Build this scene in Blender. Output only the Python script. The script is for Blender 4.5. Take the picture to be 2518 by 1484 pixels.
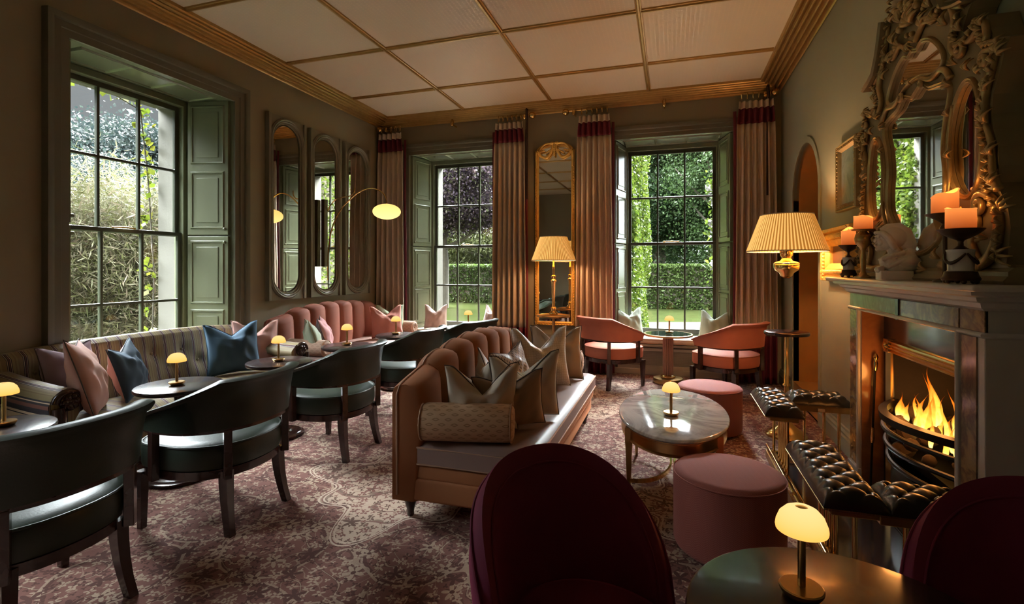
import bpy, math, random
import numpy as np
from mathutils import Vector, Matrix, Euler
from mathutils.geometry import tessellate_polygon
for o in list(bpy.data.objects): bpy.data.objects.remove(o)
random.seed(7)
SC = bpy.context.scene
COL = SC.collection
pi = math.pi
H = 1.35                      # eye height
# ------------------------------------------------------------------ camera
cd = bpy.data.cameras.new('camera'); cam = bpy.data.objects.new('camera', cd); COL.objects.link(cam)
cam.location = (0, 0, H)
YAW = math.atan(391.2/1239)
cam.rotation_euler = (pi/2, 0, YAW)
cd.sensor_width = 36; cd.lens = 36*1239/2518
cd.shift_y = -(742-659)/2518
cd.clip_start = .05; cd.clip_end = 500
SC.camera = cam
# ------------------------------------------------------------------ world: overcast sky, darker cloud to the west
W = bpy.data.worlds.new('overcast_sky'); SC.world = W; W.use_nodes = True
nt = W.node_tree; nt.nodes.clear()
def WN(t): return nt.nodes.new(t)
tc = WN('ShaderNodeTexCoord'); sep = WN('ShaderNodeSeparateXYZ'); nt.links.new(tc.outputs['Generated'], sep.inputs[0])
noi = WN('ShaderNodeTexNoise'); noi.inputs['Scale'].default_value = 3.2; noi.inputs['Detail'].default_value = 5
nt.links.new(tc.outputs['Generated'], noi.inputs['Vector'])
def wm(op, a, b):
    n = WN('ShaderNodeMath'); n.operation = op
    for i, q in enumerate((a, b)):
        if isinstance(q, (int, float)): n.inputs[i].default_value = q
        elif q is not None: nt.links.new(q, n.inputs[i])
    return n.outputs[0]
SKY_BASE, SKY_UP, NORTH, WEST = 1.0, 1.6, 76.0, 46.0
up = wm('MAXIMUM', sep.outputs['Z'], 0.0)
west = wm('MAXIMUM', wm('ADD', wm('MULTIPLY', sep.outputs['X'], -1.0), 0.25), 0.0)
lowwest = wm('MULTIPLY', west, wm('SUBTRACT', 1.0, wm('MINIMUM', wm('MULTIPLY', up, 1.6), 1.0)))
# unseen bright lobes high in north and west, added to light the room
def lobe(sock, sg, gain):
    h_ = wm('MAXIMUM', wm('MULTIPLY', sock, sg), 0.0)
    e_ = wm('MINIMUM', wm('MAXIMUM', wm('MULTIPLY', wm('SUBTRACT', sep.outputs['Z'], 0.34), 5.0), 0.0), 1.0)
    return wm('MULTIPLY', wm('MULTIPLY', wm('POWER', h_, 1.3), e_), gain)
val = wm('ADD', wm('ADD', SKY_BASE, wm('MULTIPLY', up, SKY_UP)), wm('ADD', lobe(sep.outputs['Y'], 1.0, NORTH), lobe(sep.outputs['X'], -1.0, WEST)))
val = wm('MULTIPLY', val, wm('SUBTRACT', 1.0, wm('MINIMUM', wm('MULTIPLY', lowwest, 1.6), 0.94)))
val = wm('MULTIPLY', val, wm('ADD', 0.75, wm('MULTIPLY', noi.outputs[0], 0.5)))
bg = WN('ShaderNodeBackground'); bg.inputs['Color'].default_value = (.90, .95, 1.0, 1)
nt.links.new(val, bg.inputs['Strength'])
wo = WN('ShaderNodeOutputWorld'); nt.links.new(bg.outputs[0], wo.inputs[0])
# hazy sun from the north-east side, high
sd = bpy.data.lights.new('sun', 'SUN'); sd.energy = 3.0; sd.angle = math.radians(9); sd.color = (1, .96, .88)
sun = bpy.data.objects.new('sun', sd); COL.objects.link(sun)
sun.rotation_euler = Vector((.22, .72, -1)).to_track_quat('-Z', 'Y').to_euler()
sun.rotation_euler = Vector((-.25, -.95, -1.05)).to_track_quat('-Z', 'Y').to_euler()
SC.view_settings.view_transform = 'Standard'; SC.view_settings.look = 'None'
SC.view_settings.exposure = 2.08; SC.view_settings.gamma = 1.0; SC.view_settings.use_curve_mapping = False

XL, XR, YB, YR, ZC = -4.13, 1.235, 6.60, -1.35, 3.52
GZ = -.2                     # garden level
def portal(loc, rot, sx, sy):
    l = bpy.data.lights.new('portal', 'AREA'); l.shape = 'RECTANGLE'; l.size = sx; l.size_y = sy
    l.cycles.is_portal = True
    o = bpy.data.objects.new('window_portal', l); COL.objects.link(o); o.location = loc; o.rotation_euler = rot
portal((0, 7.2, 1.68), (-pi/2, 0, 0), 1.24, 2.6)
portal((-2.94, 7.2, 1.68), (-pi/2, 0, 0), 1.24, 2.6)
portal((-4.78, 3.21, 1.68), (0, -pi/2, 0), 2.6, 1.24)
portal((-4.78, .45, 1.68), (0, -pi/2, 0), 2.6, 1.24)
WARM = (1.0, .66, .36)
def bulb(loc, power, radius=.03, color=WARM, name='bulb_light'):
    l = bpy.data.lights.new(name, 'POINT'); l.energy = power; l.shadow_soft_size = radius; l.color = color
    o = bpy.data.objects.new(name, l); COL.objects.link(o); o.location = loc; return o

# ------------------------------------------------------------------ mesh builder
class MB:
    def __init__(s): s.v = []; s.f = []; s.m = []
    def add(s, vs, fs, mi=0):
        n = len(s.v); s.v += [tuple(v) for v in vs]; s.f += [tuple(i+n for i in f) for f in fs]; s.m += [mi]*len(fs); return s
    def box(s, a, b, rot=None, c=None, mi=0):
        (x0, y0, z0), (x1, y1, z1) = a, b
        vs = [Vector((x, y, z)) for z in (z0, z1) for x, y in ((x0, y0), (x1, y0), (x1, y1), (x0, y1))]
        if rot is not None:
            c = Vector(c if c is not None else ((x0+x1)/2, (y0+y1)/2, (z0+z1)/2)); R = Euler(rot).to_matrix()
            vs = [R @ (v-c)+c for v in vs]
        return s.add(vs, [(3, 2, 1, 0), (4, 5, 6, 7), (0, 1, 5, 4), (1, 2, 6, 5), (2, 3, 7, 6), (3, 0, 4, 7)], mi)
    def rbox(s, a, b, r=.02, n=3, mi=0, puff=0.):
        # rounded box: loft of rounded-rectangle rings
        (x0, y0, z0), (x1, y1, z1) = a, b; cx, cy = (x0+x1)/2, (y0+y1)/2; hx, hy = (x1-x0)/2, (y1-y0)/2
        r = min(r, hx*.99, hy*.99, (z1-z0)/2*.99)
        rings = []
        lv = [(z0+r-r*math.cos(q), r-r*math.sin(q)) for q in [pi/2*i/n for i in range(n+1)]]
        lv += [(z1-r+r*math.sin(q), r-r*math.cos(q)) for q in [pi/2*i/n for i in range(n+1)]]
        for z, ins in lv:
            ring = []
            for k, (sx, sy) in enumerate(((1, 1), (-1, 1), (-1, -1), (1, -1))):
                for i in range(n+2):
                    an = pi/2*(k+i/(n+1)); rr = max(r-ins, 1e-4)
                    ring.append((cx+sx*(hx-r)+rr*math.cos(an), cy+sy*(hy-r)+rr*math.sin(an), z))
            rings.append(ring)
        return s.loft(rings, True, True, mi=mi)
    def loft(s, rings, closed=True, caps=False, mi=0):
        n = len(rings[0]); vs = [v for r in rings for v in r]; fs = []
        for j in range(len(rings)-1):
            for i in range(n if closed else n-1):
                a = j*n+i; b = j*n+(i+1) % n; fs.append((a, b, b+n, a+n))
        if caps: fs.append(tuple(range(n-1, -1, -1))); fs.append(tuple((len(rings)-1)*n+i for i in range(n)))
        return s.add(vs, fs, mi)
    def lathe(s, prof, c=(0, 0, 0), n=32, sx=1., sy=1., mi=0, flute=0, fd=0.):
        rings = []
        for r, z in prof:
            rings.append([(c[0]+sx*r*(1+(fd*(abs(math.sin(flute*i*pi/n))-1) if flute else 0))*math.cos(2*pi*i/n),
                           c[1]+sy*r*(1+(fd*(abs(math.sin(flute*i*pi/n))-1) if flute else 0))*math.sin(2*pi*i/n), c[2]+z) for i in range(n)])
        return s.loft(rings, True, True, mi)
    def tube(s, path, r, n=10, closed=False, mi=0):
        P = [Vector(p) for p in path]; m = len(P); rr = r if isinstance(r, (list, tuple)) else [r]*m
        rings = []; N = None
        for i in range(m):
            if closed: T = (P[(i+1) % m]-P[i-1])
            else: T = P[min(i+1, m-1)]-P[max(i-1, 0)]
            if T.length < 1e-9: T = Vector((0, 0, 1))
            T.normalize()
            if N is None:
                N = T.cross(Vector((0, 0, 1)));
                if N.length < .1: N = T.cross(Vector((1, 0, 0)))
            N = N-T*N.dot(T)
            if N.length < 1e-6: N = T.orthogonal()
            N.normalize(); B = T.cross(N)
            rings.append([tuple(P[i]+(N*math.cos(2*pi*k/n)+B*math.sin(2*pi*k/n))*rr[i]) for k in range(n)])
        if closed:
            rings.append(rings[0]); return s.loft(rings, True, False, mi)
        return s.loft(rings, True, True, mi)
    def plate(s, loops, T, t0, t1, mi=0):
        L = [[Vector((a, b, 0)) for a, b in lp] for lp in loops]; flat = [p for lp in L for p in lp]
        tri = tessellate_polygon(L); n = len(flat)
        vs = [T(p.x, p.y, t0) for p in flat]+[T(p.x, p.y, t1) for p in flat]
        fs = [tuple(t) for t in tri]+[tuple(reversed([i+n for i in t])) for t in tri]
        k = 0
        for lp in L:
            m = len(lp)
            for i in range(m): a = k+i; b = k+(i+1) % m; fs.append((a, b, b+n, a+n))
            k += m
        return s.add(vs, fs, mi)
    def sweep(s, path, prof, nrm, closed=False, mi=0):
        # prof (b, n): b along tangent x normal, n along normal; mitred
        P = [Vector(p) for p in path]; N = Vector(nrm).normalized(); m = len(P); rings = []
        for i in range(m):
            a = P[i]-P[i-1] if (i or closed) else P[1]-P[0]
            b = P[(i+1) % m]-P[i] if (i < m-1 or closed) else P[-1]-P[-2]
            a.normalize(); b.normalize(); ba = a.cross(N); bb = b.cross(N); B = (ba+bb)
            if B.length < 1e-6: B = ba
            B.normalize(); k = 1/max(.35, B.dot(ba))
            rings.append([tuple(P[i]+B*(u*k)+N*w) for u, w in prof])
        if closed: rings.append(rings[0])
        return s.loft(rings, True, not closed, mi)
    def grid(s, fn, nu, nv, mi=0, wrapu=False):
        vs = [fn(i/nu, j/nv) for j in range(nv+1) for i in range(nu+1)]
        return s.add(vs, [(j*(nu+1)+i, j*(nu+1)+i+1, (j+1)*(nu+1)+i+1, (j+1)*(nu+1)+i) for j in range(nv) for i in range(nu)], mi)
    def ball(s, c, r, sc=(1, 1, 1), n=12, mi=0, rot=None):
        c = Vector(c); R = Euler(rot).to_matrix() if rot else None; rings = []
        for j in range(n+1):
            q = pi*j/n; rg = []
            for i in range(2*n):
                p = Vector((math.sin(q)*math.cos(pi*i/n)*r*sc[0], math.sin(q)*math.sin(pi*i/n)*r*sc[1], -math.cos(q)*r*sc[2]))
                if R: p = R @ p
                rg.append(tuple(p+c))
            rings.append(rg)
        return s.loft(rings, True, False, mi)
    def build(s, name, mats, parent=None, smooth=True, auto=None, sub=0, solid=0, bevel=0, **pr):
        me = bpy.data.meshes.new(name); me.from_pydata(s.v, [], s.f); me.update()
        if not isinstance(mats, (list, tuple)): mats = [mats]
        for m in mats: me.materials.append(m)
        if len(mats) > 1: me.polygons.foreach_set('material_index', s.m)
        o = bpy.data.objects.new(name, me); COL.objects.link(o)
        import bmesh
        bm = bmesh.new(); bm.from_mesh(me); bmesh.ops.remove_doubles(bm, verts=bm.verts, dist=1e-5)
        bmesh.ops.recalc_face_normals(bm, faces=bm.faces); bm.to_mesh(me); bm.free()
        if smooth:
            me.shade_smooth()
            if auto is None: auto = 38
            if auto: me.set_sharp_from_angle(angle=math.radians(auto))
        if parent is not None: o.parent = parent
        if bevel:
            b = o.modifiers.new('bevel', 'BEVEL'); b.width = bevel; b.segments = 2; b.limit_method = 'ANGLE'
        if solid: q = o.modifiers.new('solid', 'SOLIDIFY'); q.thickness = solid
        if sub: q = o.modifiers.new('sub', 'SUBSURF'); q.levels = sub; q.render_levels = sub
        for k, v in pr.items(): o[k] = v
        return o
def thing(name, label, cat, loc=(0, 0, 0), rz=0, group=None):
    o = bpy.data.objects.new(name, None); COL.objects.link(o); o.location = loc; o.rotation_euler = (0, 0, rz)
    o['label'] = label; o['category'] = cat
    if group: o['group'] = group
    return o
def tag(o, label, cat, group=None, kind=None):
    o['label'] = label; o['category'] = cat
    if group: o['group'] = group
    if kind: o['kind'] = kind
    return o
def struct(o): o['kind'] = 'structure'; return o
def dup(root, loc, rz, label, group=None):
    r = root.copy(); COL.objects.link(r); r.location = loc; r.rotation_euler = (0, 0, rz); r['label'] = label
    if group: r['group'] = group
    for ch in list(root.children):
        c = ch.copy(); COL.objects.link(c); c.parent = r
        for g in list(ch.children):
            d = g.copy(); COL.objects.link(d); d.parent = c
    return r
def sstep(a, b, x):
    t = max(0., min(1., (x-a)/(b-a))); return t*t*(3-2*t)

# ------------------------------------------------------------------ materials
def mk(name):
    m = bpy.data.materials.new(name); m.use_nodes = True; t = m.node_tree; t.nodes.clear(); return m, t
class NG:
    def __init__(s, t): s.t = t
    def n(s, ty, **kw):
        q = s.t.nodes.new(ty)
        for k, v in kw.items():
            if k.startswith('i_'): q.inputs[k[2:].replace('_', ' ')].default_value = v
            else: setattr(q, k, v)
        return q
    def l(s, a, b): s.t.links.new(a, b)
    def m(s, op, a, b=None, c=None):
        q = s.t.nodes.new('ShaderNodeMath'); q.operation = op
        for i, x in enumerate((a, b, c)):
            if x is None: continue
            if isinstance(x, (int, float)): q.inputs[i].default_value = x
            else: s.l(x, q.inputs[i])
        return q.outputs[0]
    def mix(s, f, a, b, mode='MIX'):
        q = s.t.nodes.new('ShaderNodeMix'); q.data_type = 'RGBA'; q.blend_type = mode
        for sock, x in ((q.inputs[0], f), (q.inputs[6], a), (q.inputs[7], b)):
            if isinstance(x, (int, float)): sock.default_value = x
            elif isinstance(x, tuple): sock.default_value = (*x[:3], 1)
            else: s.l(x, sock)
        return q.outputs[2]
    def coord(s, out='Object'):
        return s.n('ShaderNodeTexCoord').outputs[out]
    def noise(s, vec, scale, detail=3, rough=.5, dist=0):
        q = s.n('ShaderNodeTexNoise'); q.inputs['Scale'].default_value = scale; q.inputs['Detail'].default_value = detail
        q.inputs['Roughness'].default_value = rough; q.inputs['Distortion'].default_value = dist
        s.l(vec, q.inputs['Vector']); return q.outputs[0]
    def ramp(s, f, pts, interp='LINEAR'):
        q = s.n('ShaderNodeValToRGB'); r = q.color_ramp; r.interpolation = interp
        while len(r.elements) < len(pts): r.elements.new(.5)
        for e, (p, c) in zip(r.elements, pts): e.position = p; e.color = (*c, 1) if len(c) == 3 else c
        s.l(f, q.inputs[0]); return q.outputs[0]
    def bsdf(s, col, rough=.5, metal=0, sheen=0, coat=0, spec=.5, bump=None, bstr=.3, bdist=.01, **kw):
        p = s.n('ShaderNodeBsdfPrincipled')
        for sock, x in (('Base Color', col), ('Roughness', rough), ('Metallic', metal)):
            if isinstance(x, tuple): p.inputs[sock].default_value = (*x[:3], 1)
            elif isinstance(x, (int, float)): p.inputs[sock].default_value = x
            else: s.l(x, p.inputs[sock])
        p.inputs['Sheen Weight'].default_value = sheen; p.inputs['Sheen Roughness'].default_value = .4
        p.inputs['Coat Weight'].default_value = coat; p.inputs['Coat Roughness'].default_value = .08
        p.inputs['Specular IOR Level'].default_value = spec
        for k, v in kw.items(): p.inputs[k.replace('_', ' ')].default_value = v
        if bump is not None:
            b = s.n('ShaderNodeBump'); b.inputs['Strength'].default_value = bstr; b.inputs['Distance'].default_value = bdist
            s.l(bump, b.inputs['Height']); s.l(b.outputs[0], p.inputs['Normal'])
        o = s.n('ShaderNodeOutputMaterial'); s.l(p.outputs[0], o.inputs[0]); return p
def M(name, col, rough=.5, metal=0, var=.12, scale=6, bump=0., bscale=60, bd=.004, sheen=0, coat=0, spec=.5, **kw):
    m, t = mk(name); g = NG(t); co = g.coord()
    nz = g.noise(co, scale, 4)
    c = g.mix(nz, tuple(x*(1-var) for x in col), tuple(min(1, x*(1+var)) for x in col))
    bp = g.noise(co, bscale, 3) if bump else None
    p = g.bsdf(c, rough, metal, sheen, coat, spec, bp, bump, bd, **kw)
    if sheen: p.inputs['Sheen Tint'].default_value = (*[min(1, x*2.4+.03) for x in col], 1)
    return m
mt = {}
mt['wall'] = M('wall_olive_paint', (.26, .218, .135), .6, var=.06, scale=1.5, bump=.12, bscale=90)
mt['wallr'] = M('wall_sage_paint', (.29, .285, .205), .6, var=.06, scale=1.5, bump=.12, bscale=90)
mt['trim'] = M('architrave_paint', (.13, .12, .08), .35, var=.05, scale=2)
mt['green'] = M('shutter_green_gloss', (.165, .180, .110), .22, var=.07, scale=3, bump=.08, bscale=25, coat=.3)
mt['sash'] = M('sash_dark_green', (.055, .06, .042), .3, var=.08, scale=3)
mt['stone'] = M('stone_reveal', (.10, .092, .075), .85, var=.12, scale=8, bump=.3, bscale=40)
mt['render'] = M('outer_render', (.2, .18, .15), .9, var=.1, scale=5)
mt['gold'] = M('gilt_cornice', (.46, .27, .085), .36, .55, var=.18, scale=18, bump=.15, bscale=40)
mt['gilt'] = M('gilt_frame', (.80, .50, .14), .32, .5, var=.3, scale=25, bump=.3, bscale=60)
mt['gilt_old'] = M('aged_gilt', (.44, .31, .14), .36, .6, var=.3, scale=20, bump=.25, bscale=70)
mt['paintfr'] = M('painted_frame_beige', (.27, .21, .11), .42, .12, var=.15, scale=8, bump=.15, bscale=50)
mt['brass'] = M('polished_brass', (.80, .56, .22), .16, 1, var=.06, scale=5)
mt['brassd'] = M('aged_brass', (.52, .34, .14), .28, 1, var=.2, scale=12)
mt['bronze'] = M('dark_bronze', (.10, .065, .04), .35, .8, var=.3, scale=25)
mt['wood'] = M('dark_mahogany', (.035, .014, .011), .22, var=.3, scale=9, coat=.4)
mt['woodt'] = M('dark_table_top', (.024, .012, .011), .26, var=.35, scale=4, coat=.2)
mt['leather'] = M('green_leather', (.021, .031, .021), .38, var=.2, scale=7, bump=.35, bscale=120, bd=.0015, spec=.42)
mt['oxblood'] = M('fender_leather', (.010, .0075, .0065), .30, var=.2, scale=7, bump=.25, bscale=130, bd=.0015, spec=.6)
mt['pinkv'] = M('salmon_velvet', (.44, .14, .085), .8, var=.14, scale=9, sheen=.5, bump=.1, bscale=200)
mt['pinks'] = M('rose_sofa_velvet', (.33, .115, .075), .8, var=.14, scale=6, sheen=.45)
mt['browns'] = M('tobacco_velvet', (.31, .112, .038), .8, var=.16, scale=6, sheen=.4)
mt['pipe'] = M('pale_piping', (.46, .28, .18), .7)
mt['satin'] = M('taupe_satin', (.24, .155, .13), .42, var=.08, scale=3, spec=.55)
mt['wine'] = M('wine_velvet', (.17, .012, .052), .75, var=.2, scale=5, sheen=.8)
mt['brownl'] = M('crackled_brown_leather', (.16, .06, .035), .4, var=.4, scale=30, bump=.5, bscale=45)
mt['cream'] = M('cream_linen', (.50, .42, .33), .85, var=.06, bump=.2, bscale=300, bd=.001)
mt['cur'] = M('taupe_curtain', (.50, .40, .305), .8, var=.06, scale=3, sheen=.25, bump=.1, bscale=250, bd=.001)
mt['curred'] = M('burgundy_curtain_band', (.12, .008, .02), .7, var=.15, scale=5, sheen=.3)
mt['marblew'] = M('white_marble', (.66, .62, .56), .25, var=.08, scale=6, coat=.2)
mt['alab'] = M('alabaster', (.78, .70, .60), .5, var=.06, scale=5, Subsurface_Weight=.15)
mt['iron'] = M('cast_iron', (.018, .016, .015), .45, .6, var=.3, scale=30)
mt['soot'] = M('sooty_brick', (.012, .009, .008), .9, var=.5, scale=12, bump=.5, bscale=25)
mt['slate'] = M('dark_hearth_marble', (.022, .020, .024), .12, var=.5, scale=4, coat=.4)
mt['log'] = M('charred_coal', (.05, .03, .02), .9, var=.5, scale=30, bump=.8, bscale=30)
mt['black'] = M('matt_black', (.012, .01, .008), .8)  # plain black of the ottoman bases and candle wicks
mt['glowwood'] = M('glow_tinted_wood', (.42, .20, .05), .4, var=.2, scale=4, coat=.2)  # doorway wood, its warm lamplight put into the base colour
mt['grille'] = M('seat_panel_paint', (.26, .23, .18), .5, var=.06)
mt['lawn'] = M('lawn', (.0125, .0155, .005), .95, spec=0, var=.4, scale=2.5, bump=.6, bscale=30)
mt['gravel'] = M('gravel', (.034, .027, .023), .95, spec=0, var=.35, scale=22, bump=.6, bscale=40)
mt['bark'] = M('bark', (.06, .05, .035), .9, var=.4, scale=12, bump=.6, bscale=20)
PIL = {}
for k, c in dict(pink=(.52, .28, .23), mauve=(.30, .22, .26), blue=(.045, .10, .16), teal=(.03, .055, .085), lilac=(.50, .24, .24),
                 salmon=(.50, .20, .16), sage=(.33, .38, .27), gold=(.26, .19, .09), rosewhite=(.56, .40, .36), mint=(.38, .45, .36),
                 taupe=(.30, .20, .12), grey=(.46, .39, .30)).items():
    PIL[k] = M('cushion_'+k, c, .8, var=.06, scale=5, sheen=.3, bump=.12, bscale=260, bd=.001)
def mirror_mat():
    m, t = mk('mirror_glass'); g = NG(t); g.bsdf((.78, .76, .70), .015, 1.0); return m
mt['mirror'] = mirror_mat()
def glass_mat():
    m, t = mk('window_glass'); g = NG(t)
    tr = g.n('ShaderNodeBsdfTransparent'); tr.inputs[0].default_value = (.96, .98, .97, 1)
    gl = g.n('ShaderNodeBsdfGlossy'); gl.inputs['Roughness'].default_value = .01
    fr = g.n('ShaderNodeFresnel'); fr.inputs[0].default_value = 1.45
    mx = g.n('ShaderNodeMixShader'); g.l(g.m('MULTIPLY', fr.outputs[0], .6), mx.inputs[0]); g.l(tr.outputs[0], mx.inputs[1]); g.l(gl.outputs[0], mx.inputs[2])
    o = g.n('ShaderNodeOutputMaterial'); g.l(mx.outputs[0], o.inputs[0]); return m
mt['glass'] = glass_mat()
def emis(name, col, st, col2=None, z0=0, z1=1, st2=None):
    m, t = mk(name); g = NG(t)
    e = g.n('ShaderNodeEmission'); e.inputs[0].default_value = (*col, 1); e.inputs[1].default_value = st
    if col2:
        s = g.n('ShaderNodeSeparateXYZ'); g.l(g.coord(), s.inputs[0])
        f = g.m('DIVIDE', g.m('SUBTRACT', s.outputs[2], z0), z1-z0)
        q = g.n('ShaderNodeClamp'); g.l(f, q.inputs[0])
        g.l(g.mix(q.outputs[0], col, col2), e.inputs[0])
        if st2 is not None: g.l(g.m('ADD', st, g.m('MULTIPLY', q.outputs[0], st2-st)), e.inputs[1])
    o = g.n('ShaderNodeOutputMaterial'); g.l(e.outputs[0], o.inputs[0]); return m
mt['shade'] = emis('lit_opal_glass_shade', (1., .44, .09), .36, (1., .66, .26), .155, .205, .30)
mt['opal'] = emis('lit_opal_pendant_shade', (1., .68, .24), .42, (1., .62, .18), -.08, .08, .34)
def pleat_mat():
    m, t = mk('pleated_lit_lampshade'); g = NG(t)
    s = g.n('ShaderNodeSeparateXYZ'); g.l(g.coord(), s.inputs[0])
    an = g.m('ARCTAN2', s.outputs[1], s.outputs[0])
    pl = g.m('MULTIPLY', g.m('ADD', g.m('SINE', g.m('MULTIPLY', an, 72.0)), 1.0), .5)
    col = g.mix(pl, (.66, .27, .035), (1., .58, .17))
    p = g.bsdf(col, .8)
    g.l(col, p.inputs['Emission Color']); g.l(g.m('ADD', .10, g.m('MULTIPLY', pl, .14)), p.inputs['Emission Strength'])
    return m
mt['pleat'] = pleat_mat()
def candle_mat():
    m, t = mk('glowing_candle_wax'); g = NG(t)
    p = g.bsdf((.75, .36, .16), .45); s = g.n('ShaderNodeSeparateXYZ'); g.l(g.coord('Generated'), s.inputs[0])
    c = g.mix(s.outputs[2], (1., .17, .025), (1., .30, .06)); g.l(c, p.inputs['Emission Color'])
    g.l(g.m('ADD', .08, g.m('MULTIPLY', s.outputs[2], .2)), p.inputs['Emission Strength']); return m
mt['candle'] = candle_mat()
def flame_mat():
    m, t = mk('flame'); g = NG(t); e = g.n('ShaderNodeEmission'); s = g.n('ShaderNodeSeparateXYZ'); g.l(g.coord('Generated'), s.inputs[0])
    nz = g.noise(g.coord(), 22, 2, .5, .6)
    f = g.m('ADD', s.outputs[2], g.m('MULTIPLY', g.m('SUBTRACT', nz, .5), .8))
    g.l(g.ramp(f, [(0, (1., .62, .16)), (.35, (1., .45, .05)), (.75, (1., .20, .01)), (1, (.6, .07, 0))]), e.inputs[0])
    g.l(g.m('ADD', .2, g.m('MULTIPLY', g.m('SUBTRACT', 1.0, s.outputs[2]), .65)), e.inputs[1])
    tr = g.n('ShaderNodeBsdfTransparent'); lw = g.n('ShaderNodeLayerWeight'); lw.inputs[0].default_value = .45
    mx = g.n('ShaderNodeMixShader'); g.l(g.m('MINIMUM', g.m('ADD', lw.outputs[1], g.m('MULTIPLY', s.outputs[2], .35)), .95), mx.inputs[0])
    g.l(e.outputs[0], mx.inputs[1]); g.l(tr.outputs[0], mx.inputs[2])
    o = g.n('ShaderNodeOutputMaterial'); g.l(mx.outputs[0], o.inputs[0]); return m
mt['flame'] = flame_mat()
def leaf_mat(name, cols, tr=.35, rough=.5):
    m, t = mk(name); g = NG(t); gi = g.n('ShaderNodeNewGeometry')
    c = g.ramp(gi.outputs['Random Per Island'], [(i/max(1, len(cols)-1), c) for i, c in enumerate(cols)])
    d = g.n('ShaderNodeBsdfPrincipled'); g.l(c, d.inputs['Base Color']); d.inputs['Roughness'].default_value = rough; d.inputs['Specular IOR Level'].default_value = .12
    s = g.n('ShaderNodeBsdfTranslucent'); g.l(c, s.inputs[0]); mx = g.n('ShaderNodeMixShader'); mx.inputs[0].default_value = tr
    g.l(d.outputs[0], mx.inputs[1]); g.l(s.outputs[0], mx.inputs[2]); o = g.n('ShaderNodeOutputMaterial'); g.l(mx.outputs[0], o.inputs[0]); return m
LF = dict(
 hedge=leaf_mat('hedge_leaf', [(0.022, 0.037, 0.007), (0.040, 0.062, 0.014), (0.062, 0.088, 0.026)]),
 dark=leaf_mat('dark_tree_leaf', [(0.007, 0.018, 0.007), (0.018, 0.036, 0.011), (0.036, 0.055, 0.022)]),
 tree=leaf_mat('tree_leaf', [(0.017, 0.034, 0.007), (0.031, 0.054, 0.017), (0.047, 0.074, 0.031)]),
 copper=leaf_mat('copper_beech_leaf', [(0.0250, 0.0163, 0.0250), (0.0450, 0.0312, 0.0450), (0.0725, 0.0500, 0.0537), (0.0537, 0.0638, 0.0225)]),
 willow=leaf_mat('willow_leaf', [(0.0376, 0.0456, 0.0104), (0.0584, 0.0624, 0.0208), (0.0704, 0.0744, 0.0336)]),
 ivy=leaf_mat('ivy_leaf', [(0.022, 0.043, 0.003), (0.058, 0.095, 0.011), (0.116, 0.153, 0.022), (0.036, 0.058, 0.015)]),
 bamboo=leaf_mat('bamboo_leaf', [(0.0419, 0.0461, 0.0147), (0.0678, 0.0655, 0.0286), (0.0887, 0.0833, 0.0480), (0.1096, 0.0833, 0.0581)]),
 vine=leaf_mat('vine_leaf', [(0.0360, 0.0558, 0.0049), (0.0688, 0.0819, 0.0099), (0.0819, 0.0752, 0.0099)]),
 blossom=leaf_mat('white_rose_petal', [(0.215, 0.206, 0.200), (0.243, 0.238, 0.229)]),
 far=leaf_mat('distant_blue_green_leaf', [(0.0083, 0.0135, 0.0135), (0.0135, 0.0195, 0.0180), (0.0180, 0.0248, 0.0195)]))
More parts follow.
